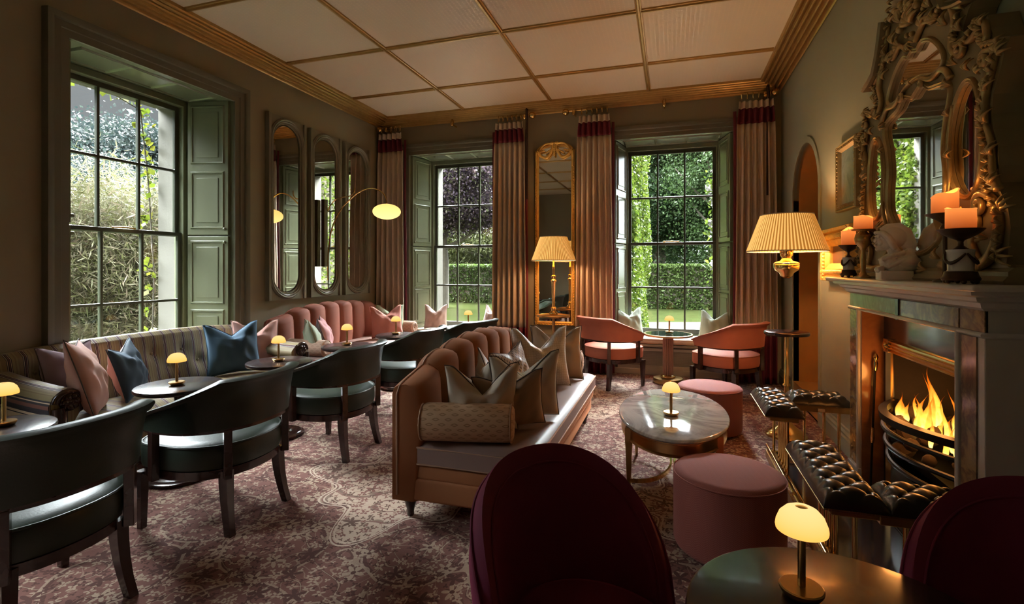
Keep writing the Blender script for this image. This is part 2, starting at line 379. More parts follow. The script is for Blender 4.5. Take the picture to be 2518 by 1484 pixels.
def carpet():
    m, t = mk('floral_carpet'); g = NG(t); co = g.coord()
    # wobble
    nv = g.n('ShaderNodeTexNoise'); nv.inputs['Scale'].default_value = 3.; g.l(co, nv.inputs['Vector'])
    sb = g.n('ShaderNodeVectorMath', operation='SUBTRACT'); g.l(nv.outputs['Color'], sb.inputs[0]); sb.inputs[1].default_value = (.5, .5, .5)
    sc = g.n('ShaderNodeVectorMath', operation='SCALE'); g.l(sb.outputs[0], sc.inputs[0]); sc.inputs['Scale'].default_value = .10
    wv = g.n('ShaderNodeVectorMath', operation='ADD'); g.l(co, wv.inputs[0]); g.l(sc.outputs[0], wv.inputs[1]); wv = wv.outputs[0]
    def cells(scale, rnd=.85, vec=None):
        v = g.n('ShaderNodeTexVoronoi', voronoi_dimensions='2D'); v.inputs['Scale'].default_value = scale; v.inputs['Randomness'].default_value = rnd
        g.l(vec or co, v.inputs['Vector'])
        s = g.n('ShaderNodeVectorMath', operation='SUBTRACT'); g.l(vec or co, s.inputs[0]); g.l(v.outputs['Position'], s.inputs[1])
        x = g.n('ShaderNodeSeparateXYZ'); g.l(s.outputs[0], x.inputs[0])
        r = g.m('SQRT', g.m('ADD', g.m('POWER', x.outputs[0], 2.0), g.m('POWER', x.outputs[1], 2.0)))
        a = g.m('ARCTAN2', x.outputs[1], x.outputs[0])
        cs = g.n('ShaderNodeSeparateXYZ'); g.l(v.outputs['Color'], cs.inputs[0])
        return r, a, cs.outputs
    def flower(scale, R, pet, core, vec=None):
        r, a, c = cells(scale, .8, vec)
        rim = g.m('MULTIPLY', R, g.m('ADD', .62, g.m('MULTIPLY', .38, g.m('COSINE', g.m('ADD', g.m('MULTIPLY', a, pet), g.m('MULTIPLY', c[0], 6.0))))))
        f = g.m('LESS_THAN', r, rim); k = g.m('LESS_THAN', r, R*core); return f, k, c, r
    f1, k1, c1, r1 = flower(6.6, .050, 5.0, .22, wv)
    f2, k2, c2, r2 = flower(14.0, .024, 4.0, .2, wv)
    f3, k3, c3, r3 = flower(24.0, .014, 3.0, .1, wv)
    def lines(scale, w, dist=.8):
        n = g.noise(co, scale, 1, .4, dist); return g.m('LESS_THAN', g.m('ABSOLUTE', g.m('SUBTRACT', n, .5)), w)
    v1 = lines(2.6, .007, 1.6); v2 = lines(5.4, .008, 1.0); v1b = lines(2.6, .016, 1.6)
    rr, aa, cc = cells(1.55, .55, wv)
    ring = g.m('LESS_THAN', g.m('ABSOLUTE', g.m('SUBTRACT', rr, .25)), .006)
    ringd = g.m('LESS_THAN', g.m('ABSOLUTE', g.m('SUBTRACT', rr, .236)), .008)
    # large pale medallions with lobed edge
    rm, am, cm = cells(.46, .25)
    edge = g.m('ADD', .62, g.m('MULTIPLY', .13, g.m('COSINE', g.m('MULTIPLY', am, 8.0))))
    def med():
        # explicit medallion centres
        out = None; rim = None
        s = g.n('ShaderNodeSeparateXYZ'); g.l(co, s.inputs[0])
        for cx, cy in ((-1.55, 2.85), (.35, 3.05), (-.6, .4), (-3.4, .8), (-.65, 5.3), (-2.5, 5.0)):
            dx = g.m('SUBTRACT', s.outputs[0], cx); dy = g.m('SUBTRACT', s.outputs[1], cy)
            r = g.m('SQRT', g.m('ADD', g.m('POWER', dx, 2.0), g.m('POWER', dy, 2.0))); a = g.m('ARCTAN2', dy, dx)
            e = g.m('ADD', .56, g.m('ADD', g.m('MULTIPLY', .09, g.m('COSINE', g.m('MULTIPLY', a, 8.0))), g.m('MULTIPLY', .10, g.m('COSINE', g.m('MULTIPLY', a, 4.0)))))
            i = g.m('LESS_THAN', r, e); q = g.m('LESS_THAN', g.m('ABSOLUTE', g.m('SUBTRACT', g.m('ABSOLUTE', g.m('SUBTRACT', r, e)), .014)), .0055)
            out = i if out is None else g.m('MAXIMUM', out, i); rim = q if rim is None else g.m('MAXIMUM', rim, q)
        return out, rim
    md, mrim = med()
    big = g.noise(co, .9, 3)
    ground = g.mix(big, (.155, .070, .058), (.21, .10, .082))
    lightg = g.mix(big, (.38, .28, .21), (.46, .35, .27))
    base = g.mix(md, ground, lightg)
    inv = g.mix(md, (.36, .265, .195), (.19, .09, .075))          # ornament colour flips inside
    inv2 = g.mix(md, (.095, .045, .038), (.12, .07, .055))
    c = g.mix(g.m('MULTIPLY', ringd, .8), base, inv2)
    c = g.mix(g.m('MULTIPLY', v1b, .7), c, inv2); c = g.mix(g.m('MULTIPLY', v1, .75), c, inv); c = g.mix(g.m('MULTIPLY', v2, .5), c, inv)
    c = g.mix(g.m('MULTIPLY', ring, .8), c, inv)
    c = g.mix(f3, c, g.mix(g.m('GREATER_THAN', c3[1], .5), inv, inv2))
    c = g.mix(f2, c, g.mix(g.m('GREATER_THAN', c2[1], .45), inv2, inv)); c = g.mix(k2, c, base)
    on1 = g.m('MULTIPLY', f1, g.m('GREATER_THAN', c1[2], .25))
    c = g.mix(on1, c, g.mix(g.m('GREATER_THAN', c1[1], .35), inv2, inv)); c = g.mix(g.m('MULTIPLY', k1, on1), c, inv2)
    c = g.mix(mrim, c, (.48, .37, .29))
    fib = g.noise(co, 260, 2)
    c = g.mix(.25, c, g.mix(fib, (.1, .1, .1), (1., 1., 1.)), 'OVERLAY')
    g.bsdf(c, .95, 0, .03, bump=fib, bstr=.5, bdist=.003, spec=.1); return m
mt['carpet'] = carpet()
def ceil_mat():
    m, t = mk('embossed_ceiling_paper'); g = NG(t); co = g.coord()
    s = g.n('ShaderNodeSeparateXYZ'); g.l(co, s.inputs[0])
    a = g.m('SINE', g.m('MULTIPLY', s.outputs[0], 2*pi/.038)); b = g.m('SINE', g.m('ADD', g.m('MULTIPLY', s.outputs[1], 2*pi/.03), g.m('MULTIPLY', g.m('FLOOR', g.m('MULTIPLY', s.outputs[0], 1/.038)), pi)))
    d = g.m('MULTIPLY', g.m('GREATER_THAN', a, .55), g.m('GREATER_THAN', b, .0))
    c = g.mix(d, (.62, .50, .36), (.76, .62, .46))
    g.bsdf(c, g.m('SUBTRACT', .6, g.m('MULTIPLY', d, .35)), 0, bump=d, bstr=.4, bdist=.003, spec=.4); return m
mt['ceil'] = ceil_mat()
def stripe_mat():
    m, t = mk('striped_sofa_fabric'); g = NG(t); s = g.n('ShaderNodeSeparateXYZ'); g.l(g.coord(), s.inputs[0])
    v = g.m('FRACT', g.m('MULTIPLY', s.outputs[1], 1/.085))
    B, D, O, C_ = (.24, .17, .08), (.025, .018, .03), (.30, .24, .11), (.75, .58, .40)
    c = g.ramp(v, [(0, B), (.30, D), (.345, C_), (.375, D), (.45, (.20, .07, .05)), (.5, D), (.555, C_), (.585, D), (.63, O), (.8, B), (.9, O)], 'CONSTANT')
    g.bsdf(c, .6, 0, .1, bump=g.noise(g.coord(), 200), bstr=.1); return m
mt['stripe'] = stripe_mat()
def marble(name, c1, c2, c3, sc=3., rough=.15, lo=.42, hi=.62):
    m, t = mk(name); g = NG(t); co = g.coord(); n = g.noise(co, sc, 6, .6, 1.8); n2 = g.noise(co, sc*3, 5, .6, 1.)
    c = g.ramp(n, [(.3, c1), (lo, c2), (.5, c3), (hi, c2), (.75, c1)])
    c = g.mix(g.m('MULTIPLY', n2, .5), c, c1); g.bsdf(c, rough, 0, coat=.3); return m
mt['siena'] = marble('siena_marble', (.42, .27, .10), (.30, .20, .10), (.10, .06, .05), 5)
mt['verdem'] = marble('pale_veined_marble', (.36, .33, .20), (.28, .26, .17), (.20, .15, .10), 2.4)
mt['tablem'] = marble('white_table_marble', (.60, .58, .54), (.52, .50, .47), (.26, .25, .24), 2.2, .05)
mt['slipm'] = marble('glow_tinted_slip_marble', (.42, .19, .08), (.36, .16, .07), (.26, .11, .05), 2., .12)  # orange of the fire glow put into the marble colour
def herring():
    m, t = mk('rose_herringbone'); g = NG(t); s = g.n('ShaderNodeSeparateXYZ'); g.l(g.coord(), s.inputs[0])
    z = g.m('ABSOLUTE', g.m('SUBTRACT', g.m('FRACT', g.m('MULTIPLY', s.outputs[0], 1/.03)), .5))
    w = g.m('FRACT', g.m('MULTIPLY', g.m('ADD', g.m('ADD', s.outputs[1], s.outputs[2]), g.m('MULTIPLY', z, .022)), 1/.008))
    c = g.mix(g.m('GREATER_THAN', w, .5), (.31, .085, .065), (.38, .125, .10)); g.bsdf(c, .85, 0, .08, bump=w, bstr=.2, bdist=.001); return m
mt['otto'] = herring()
def cellfab(name, base, dot, scale, kind):
    m, t = mk(name); g = NG(t); s = g.n('ShaderNodeSeparateXYZ'); g.l(g.coord(), s.inputs[0])
    if kind == 'dots':
        row = g.m('FLOOR', g.m('MULTIPLY', s.outputs[0], scale)); fx = g.m('SUBTRACT', g.m('FRACT', g.m('MULTIPLY', s.outputs[0], scale)), .5)
        fz = g.m('SUBTRACT', g.m('FRACT', g.m('ADD', g.m('MULTIPLY', s.outputs[2], scale*.55), g.m('MULTIPLY', row, .5))), .5)
        d = g.m('LESS_THAN', g.m('ADD', g.m('POWER', g.m('MULTIPLY', fx, 1.3), 2.0), g.m('POWER', fz, 2.0)), .085)
    elif kind == 'cable':
        w = g.m('SINE', g.m('MULTIPLY', s.outputs[0], scale)); an = g.m('ARCTAN2', s.outputs[2], s.outputs[1])
        q = g.m('MULTIPLY', an, 24/(2*pi)); sgn = g.m('SINE', g.m('MULTIPLY', q, 2*pi))
        d = g.m('LESS_THAN', g.m('ABSOLUTE', g.m('SUBTRACT', g.m('FRACT', g.m('ADD', q, g.m('MULTIPLY', w, g.m('MULTIPLY', .22, g.m('SIGN', g.m('SUBTRACT', g.m('MODULO', g.m('ADD', g.m('FLOOR', g.m('ADD', q, 30.5)), 0.0), 2.0), .5)))))), .5)), .10)
    else:
        v = g.n('ShaderNodeTexVoronoi', feature='DISTANCE_TO_EDGE'); v.voronoi_dimensions = '2D'; v.inputs['Scale'].default_value = scale; v.inputs['Randomness'].default_value = .35; cb = g.n('ShaderNodeCombineXYZ'); g.l(s.outputs[0], cb.inputs[0]); g.l(s.outputs[2], cb.inputs[1]); g.l(cb.outputs[0], v.inputs['Vector'])
        d = g.m('LESS_THAN', v.outputs[0], .07)
    c = g.mix(d, base, dot); g.bsdf(c, .45 if kind != 'cable' else .7, 0, .1, bump=d, bstr=.35, bdist=.002); return m
mt['dots'] = cellfab('dotted_silver_fabric', (.50, .43, .38), (.08, .07, .08), 62, 'dots')
mt['honey'] = cellfab('honeycomb_silver_fabric', (.52, .44, .35), (.38, .31, .23), 55, 'hex')
mt['bolst'] = cellfab('cable_pattern_bolster', (.48, .30, .17), (.30, .17, .08), 95, 'cable')
mt['silver'] = M('crushed_silver_satin', (.58, .52, .45), .38, .0, var=.2, scale=14, bump=.6, bscale=28, bd=.01, sheen=.2)
def canvas_mat(name, a, b, c3, sc):
    m, t = mk(name); g = NG(t); co = g.coord(); s = g.n('ShaderNodeSeparateXYZ'); g.l(co, s.inputs[0])
    n = g.noise(co, sc, 6, .65, .8); g.bsdf(g.ramp(n, [(.3, a), (.5, b), (.7, c3)]), .35); return m
mt['landscape'] = canvas_mat('misty_landscape_canvas', (.05, .06, .07), (.14, .16, .16), (.22, .22, .20), 7)
mt['darkcanvas'] = canvas_mat('dark_canvas', (.03, .01, .008), (.06, .02, .014), (.10, .035, .02), 6)
# ================================================================== the room
ident = lambda x, y, z: (x, y, z)
struct(MB().box((XL-.9, YR-.1, -.12), (XR+.6, YB+.75, 0)).build('floor', mt['carpet'], smooth=False))
struct(MB().box((XL-.9, YR-.1, ZC), (XR+.6, YB+.75, ZC+.1)).build('ceiling', mt['ceil'], smooth=False))
Tx = lambda a, b, t: (t, a, b)        # loops in (y, z)
Ty = lambda a, b, t: (a, t, b)        # loops in (x, z)
rect = lambda a0, b0, a1, b1: [(a0, b0), (a1, b0), (a1, b1), (a0, b1)]
Z0, Z1 = .38, 3.0
WB = (0., -2.94); WL = (3.205, .45)
hf, hb = .72, .61                      # half width of the embrasure front and back
WT = .70                               # wall thickness
struct(MB().plate([rect(XL-.2, 0, XR, ZC)]+[rect(c-hf-.02, Z0 if 0 else .0, c+hf+.02, Z1+.01) for c in WB], Ty, YB, YB+.02).build('wall_back', mt['wall'], smooth=False))
struct(MB().plate([rect(YR, 0, YB+.02, ZC)]+[rect(c-hf-.02, .3, c+hf+.02, Z1+.01) for c in WL], Tx, XL-.02, XL).build('wall_left', mt['wall'], smooth=False))
# masonry behind the plaster (outer skin), with openings
struct(MB().plate([rect(XL-.9, GZ-.3, XR+.6, 5.2)]+[rect(c-hb-.03, .1, c+hb+.03, Z1+.02) for c in WB], Ty, YB+.40, YB+.72).build('wall_back_outer', mt['render'], smooth=False))
struct(MB().plate([rect(YR-.1, GZ-.3, YB+.42, 5.2)]+[rect(c-hb-.03, .3, c+hb+.03, Z1+.02) for c in WL], Tx, XL-.80, XL-.46).build('wall_left_outer', mt['render'], smooth=False))
def arch(y0, y1, z0, zs, n=16):
    c = (y0+y1)/2; r = (y1-y0)/2
    return [(y0, z0), (y1, z0)]+[(c+r*math.cos(pi*i/n), zs+r*1.0*math.sin(pi*i/n)) for i in range(n+1)]
AY0, AY1, AZS = 5.00, 5.98, 2.06
FY0, FY1, FZT = 2.47, 3.57, 1.09
struct(MB().plate([rect(YR, 0, YB, ZC), arch(AY0, AY1, .001, AZS), rect(FY0, .001, FY1, FZT)], Tx, XR, XR+.04).build('wall_right', mt['wallr'], smooth=False))
struct(MB().box((XL-.1, YR-.1, 0), (XR+.6, YR, ZC)).build('wall_rear', mt['wall'], smooth=False))
struct(MB().box((XR+.5, YR, 0), (XR+.6, YB, ZC)).build('wall_right_outer', mt['render'], smooth=False))
# arched doorway
d = struct(MB().plate([arch(AY0-.06, AY1+.06, 0, AZS), arch(AY0, AY1, -.01, AZS)[::-1]], Tx, XR-.012, XR+.05).build('door_1', mt['wallr']))
MB().loft([[(XR+t, y, z) for y, z in arch(AY0, AY1, 0, AZS)] for t in (.03, .42)], True).build('reveal', mt['glowwood'], d, auto=30)
MB().box((XR+.40, AY0, 0), (XR+.44, AY1, AZS+.6)).build('door_leaf', mt['glowwood'], d, False)
m = MB()
for y0, y1 in ((AY0+.09, (AY0+AY1)/2-.04), ((AY0+AY1)/2+.04, AY1-.09)):
    for z0, z1 in ((.25, .95), (1.1, 2.25)):
        m.rbox((XR+.375, y0, z0), (XR+.405, y1, z1), .01)
m.build('door_panel', mt['glowwood'], d)
MB().box((XR+.0, AY0, 0), (XR+.40, AY1, .16)).build('threshold_step', mt['glowwood'], d, False)
# cornice: shallow ribbed band sloping from the wall to the ceiling
cw, z0c = .27, 3.44
prof = [(0, 0)]
for i in range(6):
    a = i/6; b = (i+1)/6; y = lambda q: .075*q**.8
    prof += [(cw*a+.003, y(a)+.012), (cw*a+.005, y(a)-.010), (cw*a+.016, y(a)-.024), (cw*(a*.5+b*.5)+.004, y((a+b)/2)-.026), (cw*b-.012, y(b)-.020), (cw*b-.007, y(b)+.010)]
prof += [(cw, .09), (0, .09)]
path = [(XL, YR, z0c), (XL, YB, z0c), (XR, YB, z0c), (XR, YR, z0c)]
def cornice(nm, a, b, ma, mb_, inward):
    # straight run with 45 degree ends
    A = Vector(a); B = Vector(b); D = (B-A).normalized(); I = Vector(inward); rings = []
    r0 = [tuple(A+I*u+D*u*ma+Vector((0, 0, w))) for u, w in prof]; r1 = [tuple(B+I*u-D*u*mb_+Vector((0, 0, w))) for u, w in prof]
    struct(MB().loft([r0, r1], True, True).build(nm, mt['gold'], auto=20))
cornice('trim_1', path[0], path[1], 0, 1, (1, 0, 0)); cornice('trim_2', path[1], path[2], 1, 1, (0, -1, 0)); cornice('trim_3', path[2], path[3], 1, 0, (-1, 0, 0))
rib = [(-.026, 0), (-.024, -.012), (-.014, -.014), (-.008, -.026), (.008, -.026), (.014, -.014), (.024, -.012), (.026, 0)]
k = 4
for x in (-2.70, -1.49, -.26):
    MBr = MB().loft([[(x+u, y, ZC+w) for u, w in rib] for y in (YR, YB-cw)], True, True); struct(MBr.build('trim_%d' % k, mt['gold'], auto=20)); k += 1
for y in (5.52, 4.37, 3.20, 2.03, .86, -.31):
    xs = [XL+cw]+[q for x in (-2.70, -1.49, -.26) for q in (x-.02, x+.02)]+[XR-cw]
    m = MB()
    for i in range(0, 8, 2): m.loft([[(x, y+u, ZC+w) for u, w in rib] for x in (xs[i], xs[i+1])], True, True)
    struct(m.build('trim_%d' % k, mt['gold'], auto=20)); k += 1
# skirting boards
bp = [(0, 0), (.03, 0), (.03, .11), (.024, .125), (.024, .14), (.012, .155), (.010, .17), (0, .175)]
def skirt(nm, a, b, inward, mat):
    I = Vector(inward); struct(MB().loft([[tuple(Vector(p)+I*u+Vector((0, 0, w))) for u, w in bp] for p in (a, b)], True, True).build(nm, mat, auto=20))
skirt('baseboard_right', (XR, 3.74, 0), (XR, AY0-.06, 0), (-1, 0, 0), mt['wallr'])
skirt('baseboard_right_far', (XR, AY1+.06, 0), (XR, YB, 0), (-1, 0, 0), mt['trim'])
skirt('baseboard_left', (XL, YR, 0), (XL, YB, 0), (1, 0, 0), mt['trim'])
skirt('baseboard_back', (-2.20, YB, 0), (-.74, YB, 0), (0, -1, 0), mt['trim'])
skirt('baseboard_back_left', (XL, YB, 0), (-3.68, YB, 0), (0, -1, 0), mt['trim'])

# ------------------------------------------------------------------ windows (local: opening centred on x, +y outwards)
def window(idx, loc, rz, seat):
    root = bpy.data.objects.new('window_%d' % idx, None); COL.objects.link(root); root.location = loc; root.rotation_euler = (0, 0, rz); root['kind'] = 'structure'
    zb = .46 if seat else .36
    dy = .46                                               # depth of the embrasure
    # architrave
    ap = [(0, 0), (0, .022), (.05, .026), (.055, .034), (.10, .036), (.108, .052), (.128, .060), (.15, .060), (.155, 0)]
    MB().sweep([(-hf, 0, 0), (-hf, 0, Z1), (hf, 0, Z1), (hf, 0, 0)], [(-u, w) for u, w in ap], (0, -1, 0)).build('architrave', mt['trim'], root, auto=25)
    # head lining with three panels
    m = MB().add([(-hf, 0, Z1), (hf, 0, Z1), (hb, dy, Z1), (-hb, dy, Z1), (-hf, 0, Z1+.03), (hf, 0, Z1+.03), (hb, dy, Z1+.03), (-hb, dy, Z1+.03)], [(0, 1, 2, 3), (7, 6, 5, 4), (0, 4, 5, 1), (1, 5, 6, 2), (2, 6, 7, 3), (3, 7, 4, 0)])
    m.build('head_lining', mt['green'], root, False)
    fr = [(0, 0), (.006, .010), (.016, .012), (.028, .003), (.030, 0)]
    m = MB()
    for i in range(3):
        a = -.565+i*.385; b = a+.36; pa = [(a, .09, Z1), (a, dy-.07, Z1), (b, dy-.07, Z1), (b, .09, Z1)]
        m.sweep(pa, [(u, w) for u, w in fr], (0, 0, -1), True)
    m.build('head_panel_moulding', mt['green'], root, auto=20)
    # shutters on both reveals
    for s in (-1, 1):
        A = Vector((s*hf, 0, 0)); B = Vector((s*hb, dy, 0)); D = (B-A).normalized(); N = Vector((-s*D.y, s*D.x, 0)); L = (B-A).length
        Tm = lambda a, b, t, A=A, D=D, N=N: tuple(A+D*a+N*t+Vector((0, 0, b)))
        MB().plate([rect(0, zb, L, Z1)], Tm, -.05, 0).build('reveal_lining', mt['green'], root, False)
        for z0, z1 in ((zb, 1.665), (1.675, Z1-.004)):
            sh = MB().plate([rect(.035, z0+.004, L-.02, z1)], Tm, .0, .032).build('shutter', mt['green'], root, False, bevel=.004)
            zz = ((zb+.08, 1.02), (1.10, 1.60)) if z0 == zb else ((1.76, 2.28), (2.40, 2.93))
            if not seat and z0 == zb: zz = ((zb+.08, .92), (1.02, 1.60))
            mm = MB(); pm = MB()
            for p0, p1 in zz:
                P = [Tm(.095, p0, .032), Tm(L-.075, p0, .032), Tm(L-.075, p1, .032), Tm(.095, p1, .032)]
                if s < 0: P = P[::-1]
                mm.sweep(P, [(0, 0), (-.004, .010), (-.014, .012), (-.022, .004), (-.024, 0)] if 1 else fr, tuple(N), True)
                pm.plate([rect(.135, p0+.04, L-.115, p1-.04)], Tm, .030, .038)
            mm.build('panel_moulding', mt['green'], sh, auto=20); pm.build('raised_panel', mt['green'], sh, False, bevel=.003)
            kz = z1-.06 if z0 == zb else z0+.06
            MB().ball(Tm(.06, kz, .048), .016, n=8).build('shutter_knob', mt['green'], sh)
    # sash box frame
    y0 = dy; zt = Z1-.02
    MB().plate([rect(-hb, zb-.02, hb, Z1), rect(-hb+.05, zb+.02, hb-.05, zt-.04)], Ty, y0, y0+.12).build('window_frame', mt['green'], root, False, bevel=.006)
    zl, zm, zh = zb+.02, 1.68, zt-.04
    w = hb-.05
    for nm, za, zc, yy in (('upper_sash', zm-.02, zh, y0+.06), ('lower_sash', zl, zm+.02, y0+.02)):
        bt = .045; bb = .035 if nm == 'upper_sash' else .06
        if nm == 'lower_sash': bt = .035
        gx = [-w+.04+(2*w-.08)*q/3 for q in range(4)]; gz = [za+bb, (za+zc)/2+(.005 if nm[0] == 'u' else 0), zc-bt]
        loops = [rect(-w, za, w, zc)]; pn = MB()
        for i in range(3):
            for j in range(2):
                a0 = gx[i]+(.011 if i else 0); a1 = gx[i+1]-(.011 if i < 2 else 0); c0 = gz[j]+(.011 if j else 0); c1 = gz[j+1]-(.011 if j < 1 else 0)
                loops.append(rect(a0, c0, a1, c1))
        s_ = MB().plate(loops, Ty, yy, yy+.036).build(nm, mt['sash'], root, False, bevel=.004)
        MB().box((-w+.02, yy+.017, za+.02), (w-.02, yy+.020, zc-.02)).build('glazing', mt['glass'], s_, False)
    MB().tube([(-.1, y0+.01, zm+.025), (.0, y0-.005, zm+.03), (.1, y0+.01, zm+.025)], .008).build('sash_catch', mt['brass'], root)
    # stone outside reveal and sill
    MB().box((-hb-.03, y0+.12, zb-.06), (-hb+.045, y0+.34, Z1)).box((hb-.045, y0+.12, zb-.06), (hb+.03, y0+.34, Z1)).box((-hb-.03, y0+.12, Z1-.05), (hb+.03, y0+.34, Z1+.02)).build('stone_jamb', mt['stone'], root, False)
    MB().box((-hb-.05, y0+.06, zb-.14), (hb+.05, y0+.40, zb-.03)).build('stone_sill', mt['stone'], root, False)
    if not seat:
        MB().box((-hf, -.0, 0), (hf, .03, zb-.02)).box((-hf, 0, zb-.05), (hf, dy+.02, zb-.01)).build('window_board', mt['trim'], root, False)
    return root
window(1, (XL, 3.205, 0), pi/2, False)
window(2, (-2.94, YB, 0), 0, True)
window(3, (0, YB, 0), 0, True)
window(4, (XL, .45, 0), pi/2, False)
# window seats: boxed radiator seat with grille and cushion
def window_seat(x, lab, clab):
    t = thing('window_seat', lab, 'window seat', (x, YB, 0), 0, 'window seats')
    MB().box((-hf+.01, .05, .0), (hf-.01, .43, .385)).build('seat_box', mt['trim'], t, False)
    m = MB().plate([rect(-.66, .06, .66, .34), rect(-.58, .12, .58, .30)], Ty, .012, .05); m.build('front_panel', mt['grille'], t, False, bevel=.004)
    MB().box((-.70, .0, .0), (.70, .05, .075)).build('plinth', mt['grille'], t, False, bevel=.006)
    m = MB().box((-.58, .04, .12), (.58, .046, .30)); 
    for i in range(58):
        m.box((-.578+i*.02, .030, .12), (-.570+i*.02, .042, .30))
    for j in range(9): m.box((-.58, .030, .128+j*.02), (.58, .042, .134+j*.02))
    m.build('lattice_grille', mt['grille'], t, False)
    MB().rbox((-.70, -.02, .355), (.70, .44, .39), .012).build('seat_board', mt['grille'], t)
    c = MB().rbox((-.685, -.015, .39), (.685, .43, .465), .03).build('seat_cushion', mt['cream']); c.location = (x, YB, 0)
    tag(c, clab, 'seat cushion', 'window seat cushions')
    MB().tube([(-.67, -.012, .452), (.67, -.012, .452)], .005).tube([(-.67, -.012, .402), (.67, -.012, .402)], .005).build('piping', mt['pipe'], c)
window_seat(0, 'painted window seat box with lattice grille under the right-hand back window, behind the fluted table', 'flat cream seat pad in the right-hand back window between two pale mint cushions')
window_seat(-2.94, 'painted window seat box under the left-hand back window, behind the green leather chairs', 'flat cream seat pad in the left-hand back window between two blush cushions')
# ================================================================== furniture
# ---- arched-back tub chair (faces +y)
def tub_chair(name, label, group, fab, loc, rz):
    t = thing(name, label, 'chair', loc, rz, group)
    def plan(k, sx, yf, yb, n=40):
        # D-shaped outline: straight front, round back
        P = []
        for i in range(n):
            a = 2*pi*i/n; c, s = math.cos(a), math.sin(a)
            x = sx*math.copysign(abs(c)**(.75 if s > 0 else .9), c); y = (yf if s > 0 else -yb)*(abs(s)**(.45 if s > 0 else .9))*math.copysign(1, 1) if s != 0 else 0
            P.append((x*k, y*k if True else y))
        return P
    def rings(zs): return [[(x, y, z) for x, y in plan(k, .305, .285, .30)] for z, k in zs]
    MB().loft(rings([(.335, .97), (.338, 1.0), (.36, 1.02), (.43, 1.02), (.452, 1.0), (.462, .95), (.47, .8), (.475, .4)]), True, True).build('seat', fab, t)
    MB().tube([(x*1.0, y*1.0, .453) for x, y in plan(1.005, .305, .285, .30)], .006, 6, True).build('seat_piping', fab, t)
    MB().loft(rings([(.285, .95), (.288, .98), (.33, .98), (.335, .95)]), True, True).build('seat_rail', mt['wood'], t)
    for s in (-1, 1):
        m = MB().loft([[(s*.262+u*k, .225+v*k, z) for u, v in ((-.022, -.022), (.022, -.022), (.022, .022), (-.022, .022))] for z, k in ((0, .72), (.15, .9), (.30, 1.1))], True, True); m.build('leg', mt['wood'], t, False, bevel=.003)
        m = MB().loft([[(s*(.185+.02*(1-z/.3)**2)+u*k, -.235-.045*(1-z/.32)**2+v*k, z) for u, v in ((-.022, -.024), (.022, -.024), (.022, .024), (-.022, .024))] for z, k in ((0, .8), (.08, .85), (.16, .95), (.24, 1.05), (.32, 1.1))], True, True); m.build('leg', mt['wood'], t, auto=40)
    # back: swept shell
    TH = 2.02
    def c(th, r=1.0):
        s, co = math.sin(th), math.cos(th); return (.312*r*math.copysign(abs(s)**.85, s), -.305*r*(math.copysign(abs(co)**.9, co)) if co > 0 else -.16*co*2.0*r*1.0)
    def top(q):      # q = |t|
        return .80-.012*q if q < .36 else .796-(q-.36)/.64*.196
    N = 44; R = []
    for i in range(N+1):
        tt = -1+2*i/N; q = abs(tt); th = tt*TH; zt = top(q); zb = .548-.012*q; h = zt-zb; ring = []
        ln = .038*(1-q*.6)
        for (w, r) in ((0, .0), (0, .036), (.5, .040), (.84, .040), (.90, .056), (.97, .062), (1.0, .045), (1.01, .02), (.985, -.004), (.93, -.010), (.5, -.002)):
            e = 1+ (r+ln*w*w)/.31
            x, y = c(th, e); ring.append((x, y, zb+h*w))
        if i in (0, N):
            cx = sum(p[0] for p in ring)/len(ring); cy = sum(p[1] for p in ring)/len(ring); cz = sum(p[2] for p in ring)/len(ring)
            r2 = [tuple(Vector(p)*.8+Vector((cx, cy+.03, cz))*.2) for p in ring]
            if i == 0: R.append(r2); R.append(ring)
            else: R.append(ring); R.append(r2)
        else: R.append(ring)
    MB().loft(R, True, True).build('backrest', fab, t, auto=50)
    m = MB(); lo = []
    for i in range(N+1):
        th = (-1+2*i/N)*TH; lo.append([(*c(th, 1+r/.31), z) for r, z in ((.0, .53), (.036, .53), (.036, .549), (.0, .549))])
    m.loft(lo, True, True).build('back_rail', mt['wood'], t, auto=30)
    for th in (-1.78, -.62, .62, 1.78):
        x, y = c(th, 1.06); w = .019; a = math.atan2(y, x)
        m = MB().box((x-w, y-w, .29), (x+w, y+w, .54), (0, 0, a)); m.build('back_post', mt['wood'], t, False, bevel=.003)
    return t
GC = 'green leather tub chairs along the round tables'
g0 = tub_chair('tub_chair', 'dark green leather tub chair nearest the camera, cut by the left edge of the photo', GC, mt['leather'], (-2.405, 1.305, 0), pi/2)
for x, y, a, lb in ((-2.41, 2.19, .04, 'dark green leather tub chair second from the camera, before the first lamp table'),
                  (-2.435, 3.20, .0, 'dark green leather tub chair before the third round table, middle one of five'),
                  (-2.42, 4.26, -.02, 'dark green leather tub chair before the fourth round table, pink sofa behind it'),
                  (-2.20, 5.12, -.35, 'dark green leather tub chair farthest back, in front of the left window seat')):
    dup(g0, (x, y, 0), pi/2+a, lb)
PC = 'salmon velvet tub chairs at the fluted table'
p0 = tub_chair('tub_chair', 'salmon velvet tub chair left of the fluted table', PC, mt['pinkv'], (-.655, 5.95, 0), math.radians(53-90))
dup(p0, (.565, 5.80, 0), math.radians(137-90), 'salmon velvet tub chair right of the fluted table')

